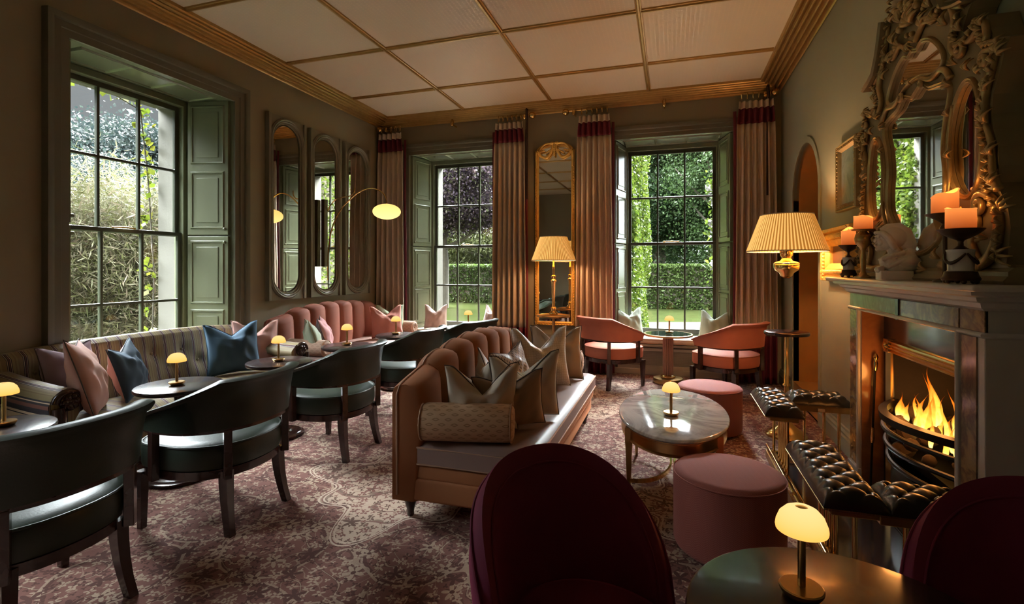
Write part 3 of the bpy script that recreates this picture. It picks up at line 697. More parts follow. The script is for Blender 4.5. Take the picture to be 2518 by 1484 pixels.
# ---- small mushroom table lamp
def mush(label, loc):
    t = thing('table_lamp', label, 'lamp', loc, 0, 'small brass lamps with opal dome shades')
    MB().lathe([(0, 0), (.030, 0), (.040, .004), (.046, .014), (.047, .020), (.044, .0225), (0, .0235)], n=32).build('base', mt['brassd'], t)
    MB().lathe([(.0085, .022), (.0085, .172), (.006, .18)], n=16).build('stem', mt['brassd'], t)
    MB().lathe([(.0535, .150), (.0545, .156), (.053, .166), (.046, .184), (.034, .197), (.022, .203), (.014, .2045), (.0135, .200), (.022, .198), (.033, .192), (.044, .180), (.0505, .164), (.051, .152)], n=36).build('shade', mt['shade'], t)
    MB().lathe([(0, .196), (.016, .196), (.016, .2015), (0, .2015)], n=20).build('shade_cap', mt['brassd'], t)
    l = bpy.data.lights.new('lamp_light', 'POINT'); l.energy = MUSH_W; l.shadow_soft_size = .02; l.color = WARM
    o = bpy.data.objects.new('lamp_light', l); COL.objects.link(o); o.parent = t; o.location = (0, 0, .165)
    return t
MUSH_W = .45
# ---- dark round pedestal tables
def round_table(label, loc, r=.25, top=None, h=.60):
    t = thing('pedestal_table', label, 'table', loc, 0, 'dark round pedestal tables')
    MB().lathe([(0, h-.030), (r-.012, h-.030), (r-.003, h-.024), (r, h-.014), (r-.003, h-.003), (r-.010, h), (0, h)], n=64).build('table_top', top or mt['woodt'], t, auto=50)
    MB().lathe([(.03, .05), (.045, .07), (.032, .09), (.026, .12), (.030, .20), (.040, .28), (.030, .36), (.024, .40), (.038, .42), (.038, .435), (.026, .45), (.030, .50), (.034, .54), (.07, .56), (.07, h-.03)], n=28).build('column', mt['wood'], t)
    MB().lathe([(0, 0), (.185, 0), (.19, .012), (.185, .022), (.168, .026), (.160, .034), (.10, .040), (.09, .052), (.045, .06), (0, .06)], n=48).build('base', mt['wood'], t)
    return t
T = [(-3.04, 1.50), (-3.03, 2.46), (-3.02, 3.32), (-3.00, 4.20), (-2.95, 5.05)]
r0 = round_table('dark round table at the far left edge behind the nearest green chair', (*T[0], 0))
for (x, y), lb in zip(T[1:], ('dark round table in front of the pink and blue cushions, second from the camera', 'dark round table beside the bright blue cushion at the right arm of the striped sofa',
                           'dark round table between the two wall sofas at the pink sofa bolster', 'dark round table farthest along the pink sofa beside the salmon cushion')):
    dup(r0, (x, y, 0), 0, lb)
gt = round_table('round table with a top tinted reflection green before the left window seat', (-2.52, 5.98, 0), .27, PIL['sage'] if False else mt['leather'], .60)  # green reflection put into the colour of the top
l0 = mush('small brass lamp on the far left table, partly above the nearest green chair', (-3.03, 1.56, .601))
for x, y, z, lb in ((-3.03, 2.44, .601, 'small brass lamp on the table before the pink and blue cushions'), (-3.02, 3.31, .601, 'small brass lamp on the table beside the bright blue cushion'),
                    (-3.02, 4.21, .601, 'small brass lamp on the table before the lilac cushion'), (-2.98, 5.06, .601, 'small brass lamp on the table before the salmon cushion'),
                    (-2.50, 6.04, .601, 'small brass lamp on the green tinted table against the left window'), (-.02, 6.24, .585, 'small brass lamp on the fluted table in the right window'),
                    (.0, 3.27, .441, 'small brass lamp on the oval marble coffee table'), (.285, 1.300, .601, 'small brass lamp nearest the camera on the dark table at bottom right')):
    dup(l0, (x, y, z), 0, lb)
# ---- fluted table in the right window
t = thing('fluted_table', 'round table with dark glass top on a fluted rose column in the right window', 'table', (-.035, 6.25, 0))
MB().lathe([(0, .553), (.275, .553), (.28, .556), (.28, .574), (.275, .577), (.262, .577)], n=64).build('table_rim', mt['brassd'], t)
m_, tt_ = mk('dark_glass_top'); NG(tt_).bsdf((.02, .03, .022), .04, 0, coat=.5); MB().lathe([(0, .570), (.262, .570), (.262, .578), (0, .578)], n=64).build('table_top', m_, t)
MB().lathe([(.062, .085), (.062, .555)], n=196, flute=14, fd=.15).build('fluted_column', M('rose_lacquer', (.27, .16, .12), .35, .2), t, auto=60)
MB().lathe([(.07, .055), (.085, .062), (.085, .078), (.075, .088), (.06, .09)], n=40).build('column_collar', mt['brass'], t)
MB().lathe([(0, 0), (.165, 0), (.17, .006), (.17, .048), (.165, .055), (0, .058)], n=56).build('base', mt['brassd'], t)
# ---- oval marble coffee table
t = thing('coffee_table', 'oval marble topped coffee table on brass legs beside the brown sofa', 'coffee table', (.01, 3.40, 0))
ax, ay = .335, .60
MB().lathe([(0, .412), (.94, .412), (.985, .418), (1., .428), (.985, .437), (.97, .440), (0, .440)], n=96, sx=ax, sy=ay).build('table_top', mt['tablem'], t, auto=60)
m = MB(); E_ = lambda k, z: [(ax*k*math.cos(2*pi*i/72), ay*k*math.sin(2*pi*i/72), z) for i in range(72)]
m.loft([E_(.93, .335), E_(.95, .335), E_(.955, .345), E_(.94, .35), E_(.94, .40), E_(.965, .408), E_(.965, .413), E_(.90, .413), E_(.90, .335), E_(.93, .335)], True).build('apron', mt['brassd'], t)
for a in (38, 142, 218, 322):
    a = math.radians(a); x, y = ax*.94*math.cos(a), ay*.94*math.sin(a)
    m = MB().loft([[(x+u*k, y+v*k, z) for u, v in ((-.019, -.019), (.019, -.019), (.019, .019), (-.019, .019))] for z, k in ((0, .5), (.02, .5), (.30, 1.), (.33, 1.15), (.41, 1.15))], True, True); m.build('leg', mt['brassd'], t, False, bevel=.002)
for s in (-1, 1):
    P = [(s*(ax*.72-.26*math.cos(q)*.78), .36*math.sin(q)*.98, .10) for q in [(-pi/2+pi*i/24)*.98 for i in range(25)]]
    P = [(s*(.235-.225*math.cos(q)), .36*math.sin(q), .10) for q in [-pi/2+pi*i/24 for i in range(25)]]
    MB().loft([[(x, y, z) for x, y, z in ((p[0]-.006, p[1], .088), (p[0]+.006, p[1], .088), (p[0]+.006, p[1], .112), (p[0]-.006, p[1], .112))] for p in P], True, True).build('stretcher', mt['brass'], t, auto=30)
# ---- ottomans
def ottoman(lb, loc, r):
    t = thing('ottoman', lb, 'ottoman', loc, .2, 'round rose ottomans')
    MB().lathe([(0, .012), (r-.03, .012), (r-.008, .02), (r, .04), (r, .352), (r-.003, .362), (r-.014, .374), (r-.04, .381), (0, .384)], n=72).build('body', mt['otto'], t, auto=0)
    MB().tube([(r*math.cos(2*pi*i/72)*.998, r*math.sin(2*pi*i/72)*.998, .362) for i in range(72)], .0035, 6, True).build('seam', mt['otto'], t)
    MB().lathe([(0, 0), (r-.05, 0), (r-.05, .014), (0, .014)], n=48).build('base', mt['black'], t)
    return t
o0 = ottoman('round rose ottoman in the foreground beside the dark table and the fender', (.262, 2.63, 0), .252)
dup(o0, (.305, 4.50, 0), .5, 'round rose ottoman behind the marble coffee table')

# ---- channel back sofas (back along -x, seat front +x, length along y, centred)
def channel_sofa(name, label, loc, L, D, nch, fab, seatm, zend, zmid, zs=.43, pipem=None, th=.15):
    t = thing(name, label, 'sofa', loc, 0, 'channel-backed velvet sofas'); h = L/2
    MB().rbox((-D/2+.02, -h+.005, .115), (D/2-.02, h-.005, .235), .015).build('base_rail', fab, t)
    MB().rbox((-D/2+.03, -h+.01, .225), (D/2, h-.01, .315), .02).build('seat_deck', fab, t)
    NX, NY = 24, 60
    def top(u, v):
        x = -D/2+th+.0+(D-th+.015)*u; y = -h+.0+L*v
        e = min(u, 1-u)*(D-th); f = min(v, 1-v)*L; ed = min(e, f); z = zs-.03*(1-min(1, ed/.05))**2+.008*math.sin(v*pi*3)*math.sin(u*pi)
        return (x, y, z)
    m = MB().grid(top, NX, NY)
    x0, x1 = -D/2+th, D/2+.015
    m.loft([[(x, y, z) for x, y in ((x0, -h), (x1, -h), (x1, h), (x0, h))] for z in (.312, zs-.03)], True)
    m.add([(x0, -h, .312), (x1, -h, .312), (x1, h, .312), (x0, h, .312)], [(3, 2, 1, 0)])
    sc_ = m.build('seat_cushion', seatm, t, auto=50)
    P = [(x0, -h, zs-.028), (x1, -h, zs-.028), (x1, h, zs-.028), (x0, h, zs-.028)]
    MB().tube(P, .006, 6, True).tube([(p[0], p[1], .316) for p in P], .006, 6, True).build('piping', pipem or fab, sc_)
    # back
    NS = nch*16; R = []; pipe = []
    for j in range(NS+1):
        v = j/NS; y = -h+L*v; w = v*nch; fr = w-math.floor(w) if j < NS else 1.; arc = math.sin(pi*fr)
        first = w < 1.0 or w > nch-1
        env = zend+(zmid-zend)*math.sin(pi*v)**.85
        z = env+(.034*arc**.6 if not first else .02*arc*0 ); b = .045*arc**.55
        if first:
            q = w if w < 1 else nch-w; z = zend+(env-zend)*1.0-.035*math.sin(pi*q)*0
        xo = -D/2; xi = -D/2+th+b
        R.append([(xo, y, .11), (xo-.0, y, .30), (xo, y, z-.05), (xo+.010, y, z-.018), (xo+.035, y, z-.002), (xo+th*.55, y, z+.006), (xi-.04, y, z-.004), (xi-.012, y, z-.022), (xi, y, z-.06), (xi+.012, y, zs+.10), (xi, y, zs-.03), (xi-.03, y, .11)])
        pipe.append((xo+.028, y, z-.002))
    # gentle rounding in plan of both ends
    bk = MB().loft(R, True, True).build('backrest', fab, t, auto=60)
    pp = [(xo_+0, p[1], p[2]+.004) for p in pipe for xo_ in (p[0]+.0,)]
    MB().tube([(-D/2+.03, -h-.003, .14)]+[(-D/2+.03, -h-.003, zend-.05)]+[(x+.02, y, z) for x, y, z in pp]+[(-D/2+.03, h+.003, zend-.05), (-D/2+.03, h+.003, .14)], .0055, 6).build('piping', pipem or fab, bk)
    for k2 in range(1, nch):
        j = k2*16; MB().tube([tuple(Vector(R[j][i])+Vector((.004, 0, .003))) for i in (5, 6, 7, 8, 9, 10)], .004, 6).build('channel_seam', fab, bk)
    for sx in (-1, 1):
        for sy in (-1, 1):
            MB().lathe([(0, 0), (.016, 0), (.02, .01), (.018, .022), (.022, .04), (.034, .08), (.036, .098), (.028, .106), (.034, .112), (.034, .118)], (sx*(D/2-.07)+0, sy*(h-.075), 0), 20).build('leg', mt['wood'], t)
    return t
channel_sofa('channel_back_sofa', 'tobacco brown velvet channel-back sofa with taupe satin seat in the middle of the room', (-1.04, 3.42, 0), 2.06, .78, 8, mt['browns'], mt['satin'], .725, .865, .43, mt['pipe'])
channel_sofa('channel_back_sofa', 'rose velvet channel-back sofa on the left wall under the arched mirrors', (-3.72, 5.34, 0), 2.12, .76, 8, mt['pinks'], M('mauve_seat_satin', (.36, .23, .20), .45), .80, .905, .44, mt['pinks'])

# ---- striped chesterfield with carved arm fronts
t = thing('striped_sofa', 'striped velvet sofa with buttoned back and carved scroll arms under the left window', 'sofa', (-3.70, 2.98, 0)); Ls = 2.12; h = Ls/2; D = .80
MB().rbox((-D/2, -h+.05, .10), (D/2-.05, h-.05, .28), .03).build('base_rail', mt['stripe'], t)
def stp(u, v):
    x = -D/2+.12+(D-.14)*u; y = -h+.10+(Ls-.2)*v; e = min(u, 1-u)*2; f = min(v, 1-v)*8
    return (x, y, .27+.145*min(1, e*2.2)**.4*min(1, f)**.4+.012*math.sin(pi*u))
MB().grid(stp, 24, 60).build('seat_cushion', mt['stripe'], t, auto=0)
btn = [(-h+.30+.26*i+(.13 if r_ else 0), .66-.11*r_) for r_ in (0, 1) for i in range(7-r_)]
def backsec(y, k=1.0):
    R_ = []
    prof_ = [(-.40, .10), (-.41, .40), (-.435, .60), (-.465, .72), (-.46, .79), (-.42, .83), (-.36, .835), (-.315, .80), (-.295, .72), (-.275, .60), (-.25, .48), (-.22, .38)]
    return prof_
def bs(u, v):
    pr = backsec(0); s_ = u*(len(pr)-1); i = min(int(s_), len(pr)-2); f = s_-i
    x = pr[i][0]*(1-f)+pr[i+1][0]*f; z = pr[i][1]*(1-f)+pr[i+1][1]*f; y = -h+.02+(Ls-.04)*v
    if z > .4: z -= .05*abs(2*v-1)**3*max(0, (z-.4)/.4)
    if u > .5:
        for by, bz in btn:
            d2 = ((y-by)/.055)**2+((z-bz)/.05)**2
            if d2 < 6: x -= .026*math.exp(-d2)
        x += .012
    return (x, y, z)
bk = MB().grid(bs, 44, 190).build('backrest', mt['stripe'], t, auto=0, solid=.0)
m = MB()
for by, bz in btn:
    pr = backsec(0); xx = -.29 if bz > .6 else -.262
    m2 = MB().ball((xx-.006, by, bz), .012, (.6, 1, 1), 8).build('button', mt['stripe'], bk)
for s in (-1, 1):
    ap = [(.0, .10), (.015, .34), (.0, .44), (-.035, .50), (-.10, .535), (-.10, .58), (-.04, .632), (.03, .645), (.10, .62), (.125, .565), (.115, .50), (.12, .40), (.12, .10)]
    rings = []
    for i in range(13):
        u = i/12; x = -.40+(D-.04)*u; lift = .085*(1-u)**1.6
        rings.append([(x, s*(h-.12+yy+.10*0), zz+(lift if zz > .4 else 0)) for yy, zz in ap])
    rings = [[(p[0], s*(h-.12)+ (p[1]-s*(h-.12)) , p[2]) for p in rg] for rg in rings]
    arm = MB().loft(rings, True, True).build('arm', mt['stripe'], t, auto=70)
    # carved wooden arm front: scroll + tapering leaf down to foot
    xf = .365; m = MB(); cy = s*(h-.12+.02)
    sp = [(xf, cy+s*(.075-.01*0)*math.cos(q)*(1-q/9)*1.0, .575+.075*math.sin(q)*(1-q/9)) for q in [i*.35 for i in range(22)]]
    m.tube(sp, [.020-.0006*i for i in range(22)], 8)
    m.ball((xf, cy, .575), .055, (.45, 1, 1), 10)
    for i in range(6): m.ball((xf+.012, cy+s*(.03*math.cos(i)), .575+.03*math.sin(i)), .02, (1, 1, 1), 6)
    m.tube([(xf, cy+s*.06, .55), (xf+.005, cy+s*.055, .45), (xf+.01, cy+s*.035, .32), (xf+.012, cy+s*.02, .2), (xf+.01, cy+s*.02, .10)], [.032, .034, .028, .024, .03], 12)
    m.build('carved_arm_front', mt['wood'], arm, auto=60)
for sx in (-1, 1):
    for s in (-1, 1): MB().lathe([(0, 0), (.02, 0), (.028, .03), (.036, .07), (.03, .10)], (sx*.33, s*(h-.12), 0), 16).build('leg', mt['wood'], t)
# corner seat beyond the striped sofa
t = thing('leather_bench', 'brown crackled leather bench end at the far left behind the first table', 'bench', (-3.74, 1.22, 0))
MB().rbox((-.36, -.55, .30), (.36, .55, .475), .06, 5).build('seat', mt['brownl'], t); MB().box((-.33, -.52, .1), (.33, .52, .31)).build('frame', mt['wood'], t, False, bevel=.01)
for sx in (-1, 1):
    for s in (-1, 1): MB().lathe([(0, 0), (.02, 0), (.03, .11)], (sx*.28, s*.46, 0), 16).build('leg', mt['wood'], t)

# ---- wine velvet lounge chairs (face +y local)
def lounge(lb, loc, rz, first=None):
    if first: return dup(first, loc, rz, lb)
    t = thing('lounge_chair', lb, 'chair', loc, rz, 'wine velvet lounge chairs'); R_ = []; N = 40; TH = 1.72
    for i in range(N+1):
        tt = -1+2*i/N; th = tt*TH; q = abs(tt); zt = .40+.42*max(0, 1-q**2.3)**.55; zb = .20
        r1 = .275-.012*q; r0 = r1-.062*(1-.35*q); ring = []
        for w, rr in ((0, r1-.03), (.45, r1), (.8, r1+.018), (.93, r1+.012), (.985, r1-.008), (1., (r0+r1)/2+.01), (.985, r0+.028), (.93, r0+.010), (.8, r0), (.4, r0-.012), (0, r0)):
            z = zb+(zt-zb)*w; ring.append((rr*math.sin(th)*1.05, -rr*math.cos(th)+.02, z))
        R_.append(ring)
    b = MB().loft(R_, True, True).build('backrest', mt['wine'], t, auto=70)
    MB().tube([tuple(Vector(R_[i][3])*1.002) for i in range(N+1)], .004, 6).tube([tuple(Vector(R_[i][7])) for i in range(N+1)], .0035, 6).build('piping', mt['wine'], b)
    MB().lathe([(0, .27), (.27, .27), (.285, .29), (.288, .40), (.280, .425), (.24, .44), (0, .447)], (0, .075, 0), 56, .82, .98).build('seat_cushion', mt['wine'], t, auto=0)
    MB().lathe([(0, .18), (.27, .18), (.28, .2), (.28, .275), (0, .275)], (0, .04, 0), 48, .85, .92).build('seat_base', mt['wine'], t)
    for sx in (-1, 1):
        for sy in (-1, 1): MB().loft([[(sx*(.17+.03*(1-z/.19))+u*k, .02+sy*(.17+.03*(1-z/.19))+v*k, z) for u, v in ((-.014, -.014), (.014, -.014), (.014, .014), (-.014, .014))] for z, k in ((0, .7), (.19, 1.2))], True, True).build('leg', mt['wood'], t, False)
    return t
w0 = lounge('wine velvet round-back chair in the centre foreground', (-.225, 1.30, 0), math.radians(-132))
lounge('wine velvet round-back chair cut by the right edge of the photo', (.82, 1.40, 0), math.radians(150), w0)
# ---- near dark table
t = round_table('larger dark round table in the bottom right foreground', (.36, 1.20, 0), .33, None, .60); 
if 'group' in t: del t['group']
# ================================================================== cushions
def cushion(lb, pos, nrm, w, hh, mat, back=None, pipe=None, T=.16, tilt=.25, roll=0, notch=.045, group=None, seed=0, name='cushion'):
    N = 26; rg = random.Random(seed); ph = [rg.uniform(0, 6) for _ in range(6)]
    def fn(sg):
        def f(u, v):
            s, t_ = 2*u-1, 2*v-1
            x = w/2*s*(1-.085*(1-t_*t_)); z = hh/2*t_*(1-.085*(1-s*s))
            e = max(0, (1-s*s))**.55*max(0, (1-t_*t_))**.55
            nt = (max(0, 1-abs(s)/.78)**1.15)*max(0, (t_+.1)/1.1)**2
            z -= notch*nt*1.25; z -= .01*(1-abs(s))*(t_ > .5)
            y = sg*T/2*e*(1-.35*nt)*(1+.22*(1-t_)/2)
            y += .0055*math.sin(6*s+ph[0]+3*t_)*math.sin(5*t_+ph[1])*e*2+.0035*math.sin(13*s+ph[3]+6*t_*math.sin(ph[4]))*math.sin(4*t_+ph[5])*e*2+.010*notch/.045*math.sin(ph[2]+s*3)*max(0, t_)
            # crease from notch to corners
            y -= sg*.010*math.exp(-((abs(s)-.45-.5*(t_-.3))/.10)**2)*max(0, t_)*e
            return (x, y, z+hh/2)
        return f
    m = MB().grid(fn(-1), N, N, 0).grid(fn(1), N, N, 1 if back else 0)
    o = m.build(name, [mat, back] if back else mat, None, auto=0)
    b = [fn(1)(u, v) for u, v in [(i/N, 0) for i in range(N)]+[(1, i/N) for i in range(N)]+[(1-i/N, 1) for i in range(N)]+[(0, 1-i/N) for i in range(N)]]
    MB().tube([(x, 0, z) for x, y, z in b], .0032, 6, True).build('piping', pipe or mat, o)
    o.location = pos; o.rotation_euler = (-tilt, roll, math.atan2(nrm[0], -nrm[1]))
    tag(o, lb, 'cushion', group); return o
P_ = PIL
dkp = M('charcoal_piping', (.085, .065, .055), .7)
cushion('large blush cushion with dark piping against the left arm of the striped sofa', (-3.46, 2.27, .43), (.62, .78), .58, .50, P_['pink'], P_['pink'], dkp, .15, .30, .10, .02, seed=1)
cushion('mauve cushion behind the large blush cushion on the striped sofa', (-3.82, 2.36, .43), (.95, .3), .42, .42, P_['mauve'], None, dkp, .15, .22, 0, .03, seed=2)
cushion('cushion with dark teal front and pink back left of the first table lamp', (-3.68, 2.66, .43), (.80, .62), .42, .40, P_['teal'], P_['pink'], P_['teal'], .15, .28, -.06, .03, seed=3)
cushion('bright blue velvet cushion on the striped sofa', (-3.62, 3.46, .43), (.86, -.5), .43, .45, P_['blue'], None, P_['blue'], .17, .22, -.03, .07, seed=4)
cushion('pale pink cushion behind the bright blue one at the sofa arm', (-3.70, 3.78, .43), (.88, -.48), .42, .44, P_['pink'], None, P_['rosewhite'], .15, .22, .04, .09, seed=5)
cushion('sage green cushion leaning at the left end of the rose sofa', (-3.56, 4.46, .45), (.70, .70), .40, .38, P_['sage'], None, P_['gold'], .14, .30, .05, .02, seed=6)
cushion('lilac pink cushion next to the sage one at the left of the rose sofa', (-3.60, 4.70, .45), (.80, .55), .39, .38, P_['lilac'], P_['mauve'], dkp, .14, .30, .0, .02, seed=7)
cushion('salmon pink cushion at the right of the rose sofa with a deep dent', (-3.52, 5.78, .45), (.72, -.70), .42, .42, P_['salmon'], None, P_['salmon'], .15, .24, -.03, .085, seed=8)
cushion('pale sage cushion at the right end of the rose sofa by the bolster', (-3.68, 6.12, .45), (.78, -.62), .40, .40, P_['sage'], P_['gold'], P_['sage'], .13, .22, .03, .07, seed=9)
cushion('blush white cushion at the left of the left-hand window seat', (-3.29, 6.70, .467), (.30, -.95), .34, .36, P_['rosewhite'], None, P_['rosewhite'], .15, .22, 0, .08, seed=10)
cushion('blush white cushion half hidden by the curtain right of the left-hand window seat', (-2.44, 6.72, .467), (-.35, -.93), .34, .36, P_['rosewhite'], None, P_['rosewhite'], .15, .22, .05, .08, seed=11)
cushion('mint cushion at the left of the right-hand window seat', (-.50, 6.72, .467), (.45, -.9), .36, .38, P_['mint'], None, P_['mint'], .15, .22, -.02, .08, seed=12)
cushion('mint cushion at the right of the right-hand window seat', (.49, 6.68, .467), (-.35, -.93), .36, .37, P_['mint'], P_['teal'], P_['mint'], .15, .22, .04, .085, seed=13)
# on the brown sofa
cushion('silver edged cream cushion nearest the camera on the brown sofa with a deep dent', (-1.00, 2.62, .445), (-.42, .9), .40, .40, mt['silver'], P_['grey'], dkp, .17, .20, .02, .13, seed=21)
cushion('brown linen cushion right behind the silver edged one on the brown sofa', (-.87, 2.74, .445), (-.42, .9), .40, .34, P_['taupe'], P_['taupe'], dkp, .15, .24, .10, .05, seed=22)
cushion('grey cream cushion with brown side and deep dent behind the nearest pair', (-.84, 2.93, .445), (-.45, .88), .42, .42, P_['grey'], P_['grey'], dkp, .16, .20, .06, .11, seed=23)
cushion('small grey silk cushion against the brown sofa back', (-1.06, 3.00, .445), (.8, .5), .36, .38, mt['silver'], P_['grey'], dkp, .13, .22, -.1, .04, seed=24)
cushion('silver cushion with rows of black dots on the brown sofa', (-.98, 3.30, .445), (.86, -.30), .36, .38, mt['dots'], P_['taupe'], dkp, .13, .25, -.12, .02, seed=25)
cushion('silver honeycomb patterned cushion on the brown sofa with a deep dent', (-.93, 3.72, .445), (.55, -.83), .46, .46, mt['honey'], mt['silver'], P_['grey'], .17, .25, .0, .13, seed=26)
cushion('taupe cushion at the far end of the brown sofa beside the bolster', (-.88, 4.02, .445), (.50, -.86), .45, .44, P_['taupe'], P_['grey'], dkp, .14, .22, .04, .12, seed=27)
def bolster(lb, loc, rz, L, r, mat, pip):
    t = thing('bolster_cushion', lb, 'bolster', loc, rz, 'round bolsters')
    prof = [(-L/2+.006, .015), (-L/2-.008, .05), (-L/2-.008, r*.75), (-L/2+.006, r*.96), (-L/2+.02, r), (0, r*1.015), (L/2-.02, r), (L/2-.006, r*.96), (L/2+.008, r*.75), (L/2+.008, .05), (L/2-.006, .015)]
    rings = []
    for x, q in prof:
        fl = abs(x) > L/2-.001 or q < .03
        rings.append([(x, (q+(.004*math.cos(14*a) if q < r*.8 else 0))*math.cos(a), (q+(.004*math.cos(14*a) if q < r*.8 else 0))*math.sin(a)) for a in [2*pi*i/56 for i in range(56)]])
    b = MB().loft(rings, True, True).build('bolster_cover', mat, t, auto=0)
    for s in (-1, 1):
        MB().tube([(s*(L/2-.004), r*.985*math.cos(a), r*.985*math.sin(a)) for a in [2*pi*i/40 for i in range(40)]], .0055, 6, True).build('piping', pip, t)
        MB().ball((s*(L/2-.002), 0, 0), .014, (.6, 1, 1), 8).build('end_button', pip, t)
    return t
cab2 = cellfab('pink_cable_bolster', (.46, .30, .21), (.34, .20, .14), 95, 'cable')
bb = bolster('tan cable patterned bolster at the near end of the brown sofa', (-1.03, 2.475, .535), .22, .48, .098, mt['bolst'], M('tan_cord', (.30, .16, .08), .7))
dup(bb, (-.98, 4.345, .535), .0, 'tan cable patterned bolster at the far end of the brown sofa')
b2 = bolster('pink beige bolster at the left end of the rose sofa by the striped sofa arm', (-3.60, 4.36, .525), .0, .46, .085, cab2, mt['pipe'])
dup(b2, (-3.66, 6.33, .525), .0, 'pink beige bolster at the right end of the rose sofa by the curtain')

# ================================================================== curtains
def curtain(lb, x0, x1, nf, edge, y=6.45, ztop=3.30, xs=None, seed=0, grp='taupe curtains with burgundy bands'):
    t = thing('curtain', lb, 'curtain', ((x0+x1)/2, y, 0), 0, grp); w = x1-x0; rg = random.Random(seed); ph = rg.uniform(0, 6)
    am = [rg.uniform(.7, 1.3) for _ in range(nf+2)]
    def f(zb, zt, dy=0.):
        def g(u, v):
            z = zb+(zt-zb)*v; q = (ztop-z)/ztop
            pin = 1-.10*math.exp(-(q/.05)**2)+.10*sstep(.05, .9, q)
            uu = u+.012*math.sin(7*u+ph+q*2.2)*sstep(.05, .5, q)
            x = (uu-.5)*w*.92*pin; k = int(min(nf-1, u*nf))
            a = (.030+.012*sstep(.1, .4, q))*am[k]
            y_ = -a*math.cos(2*pi*nf*u+.4*math.sin(q*3+ph)*sstep(.1, 1, q))*(1-.45*math.exp(-((q-.085)/.02)**2))+.010*math.sin(2*pi*nf*2.1*u+ph)*sstep(.12, .5, q)
            return (x, y_+dy, z)
        return g
    nu = nf*14
    for nm, zb, zt, mat in (('hem_band', .02, .56, mt['curred']), ('curtain_fabric', .56, 3.04, mt['cur']), ('top_band', 3.04, 3.215, mt['curred']), ('pleat_heading', 3.215, ztop, mt['cur'])):
        m = MB().grid(f(zb, zt), nu, 30 if zt-zb > 1 else 6); m.build(nm, mat, t, auto=0, solid=.006)
    for e in edge:
        s = 1 if e == 'R' else -1
        m = MB().grid(lambda u, v: ((s*(w/2*.93+.035*u))*(1+0*(v)), .02+.015*math.sin(v*6), .02+(ztop-.12)*v), 3, 30); m.build('leading_edge', mt['curred'], t, auto=0, solid=.006)
    for i in range(nf):
        u = (i+.5)/nf; x = (u-.5)*w*.92*.9
        m = MB().tube([(x+.001, .03*math.cos(a)*.75, ztop+.065+.030*math.sin(a)*1.3) for a in [2*pi*k_/20 for k_ in range(20)]], .0035, 6, True); m.build('curtain_ring', mt['brass'], t)
    return t
ZR = 3.375
curtain('taupe curtain in the back left corner beside the arched mirrors', -4.10, -3.66, 5, 'R', seed=1)
curtain('taupe curtain right of the left-hand back window, left of the gilt mirror', -2.30, -1.84, 6, 'LR', seed=2)
curtain('taupe curtain left of the right-hand back window, right of the gilt mirror', -1.17, -.70, 6, 'R', seed=3)
curtain('taupe curtain in the back right corner behind the standing lamp', .72, 1.16, 6, 'L', seed=4)
def rod(lb, x0, x1, xm):
    t = thing('curtain_rod', lb, 'curtain rod', ((x0+x1)/2, 6.45, ZR), 0); L = (x1-x0)/2
    MB().tube([(-L, 0, 0), (L, 0, 0)], .018, 16).build('pole', mt['wood'], t)
    for s in (-1, 1):
        MB().ball((s*(L+.045), 0, 0), .045, n=14).build('finial', mt['brass'], t); MB().lathe([(0, 0), (.022, 0), (.022, .03), (.014, .035), (.014, .05)], (0, 0, 0), 16).build('finial_collar', mt['brass'], t)
        c = t.children[-1]; c.rotation_euler = (0, s*pi/2, 0); c.location = (s*(L-.03), 0, 0)
    for xb in (-L+.06, xm, L-.06):
        MB().tube([(xb, .145, -.02), (xb, .09, -.02), (xb, .02, -.02), (xb, 0, -.022)], .011, 8).ball((xb, -.012, -.03), .022, n=8).lathe([(.02, 0), (.02, .03)], (xb, 0, -.015), 12).build('bracket', mt['brass'], t)
rod('dark pole with brass ball ends above the left-hand back window', -4.02, -1.80, 0)
rod('dark pole with brass ball ends above the right-hand back window', -1.26, 1.10, 0)

# ================================================================== mirrors
def stadium(cx, z0, z1, r, n=20):
    return [(cx+r*math.cos(pi*i/n), z1-r+r*math.sin(pi*i/n)) for i in range(n+1)]+[(cx-r*math.cos(pi*i/n), z0+r-r*math.sin(pi*i/n)) for i in range(n+1)]
mf = M('mirror_frame_putty', (.20, .18, .125), .35, var=.05)
def arched_mirror(y0, y1, lb, first=None):
    w = y1-y0; t = thing('arched_mirror', lb, 'mirror', (XL+.002, (y0+y1)/2, 1.0), 0, 'tall oval mirrors on the left wall')
    hw = w/2; r = hw-.065; H_ = 2.02
    MB().plate([rect(-hw, 0, hw, H_), stadium(0, .075, H_-.075, r-.02)], Tx, 0, .035).build('frame_board', mf, t, False, bevel=.003)
    MB().box((.03, -hw, 0), (.055, -hw+.035, H_)).box((.03, hw-.035, 0), (.055, hw, H_)).build('edge_strip', mf, t, False, bevel=.004)
    p = [(.035, a, b) for a, b in stadium(0, .055, H_-.055, r)]
    MB().sweep(p, [(0, 0), (0, .018), (.008, .024), (.014, .016), (.020, .026), (.032, .030), (.040, .018), (.046, .014), (.050, -.01), (.0, -.01)], (1, 0, 0), True).build('oval_moulding', mf, t, auto=30)
    MB().plate([stadium(0, .09, H_-.09, r-.03)], Tx, .018, .022).build('mirror_glass', mt['mirror'], t, False)
arched_mirror(4.33, 4.905, 'tall oval mirror in a square putty frame, nearest of three on the left wall')
arched_mirror(4.985, 5.57, 'tall oval mirror in the middle of three behind the arching wall lamp')
arched_mirror(5.65, 6.235, 'tall oval mirror farthest of three, reflecting a curtain beside the corner')
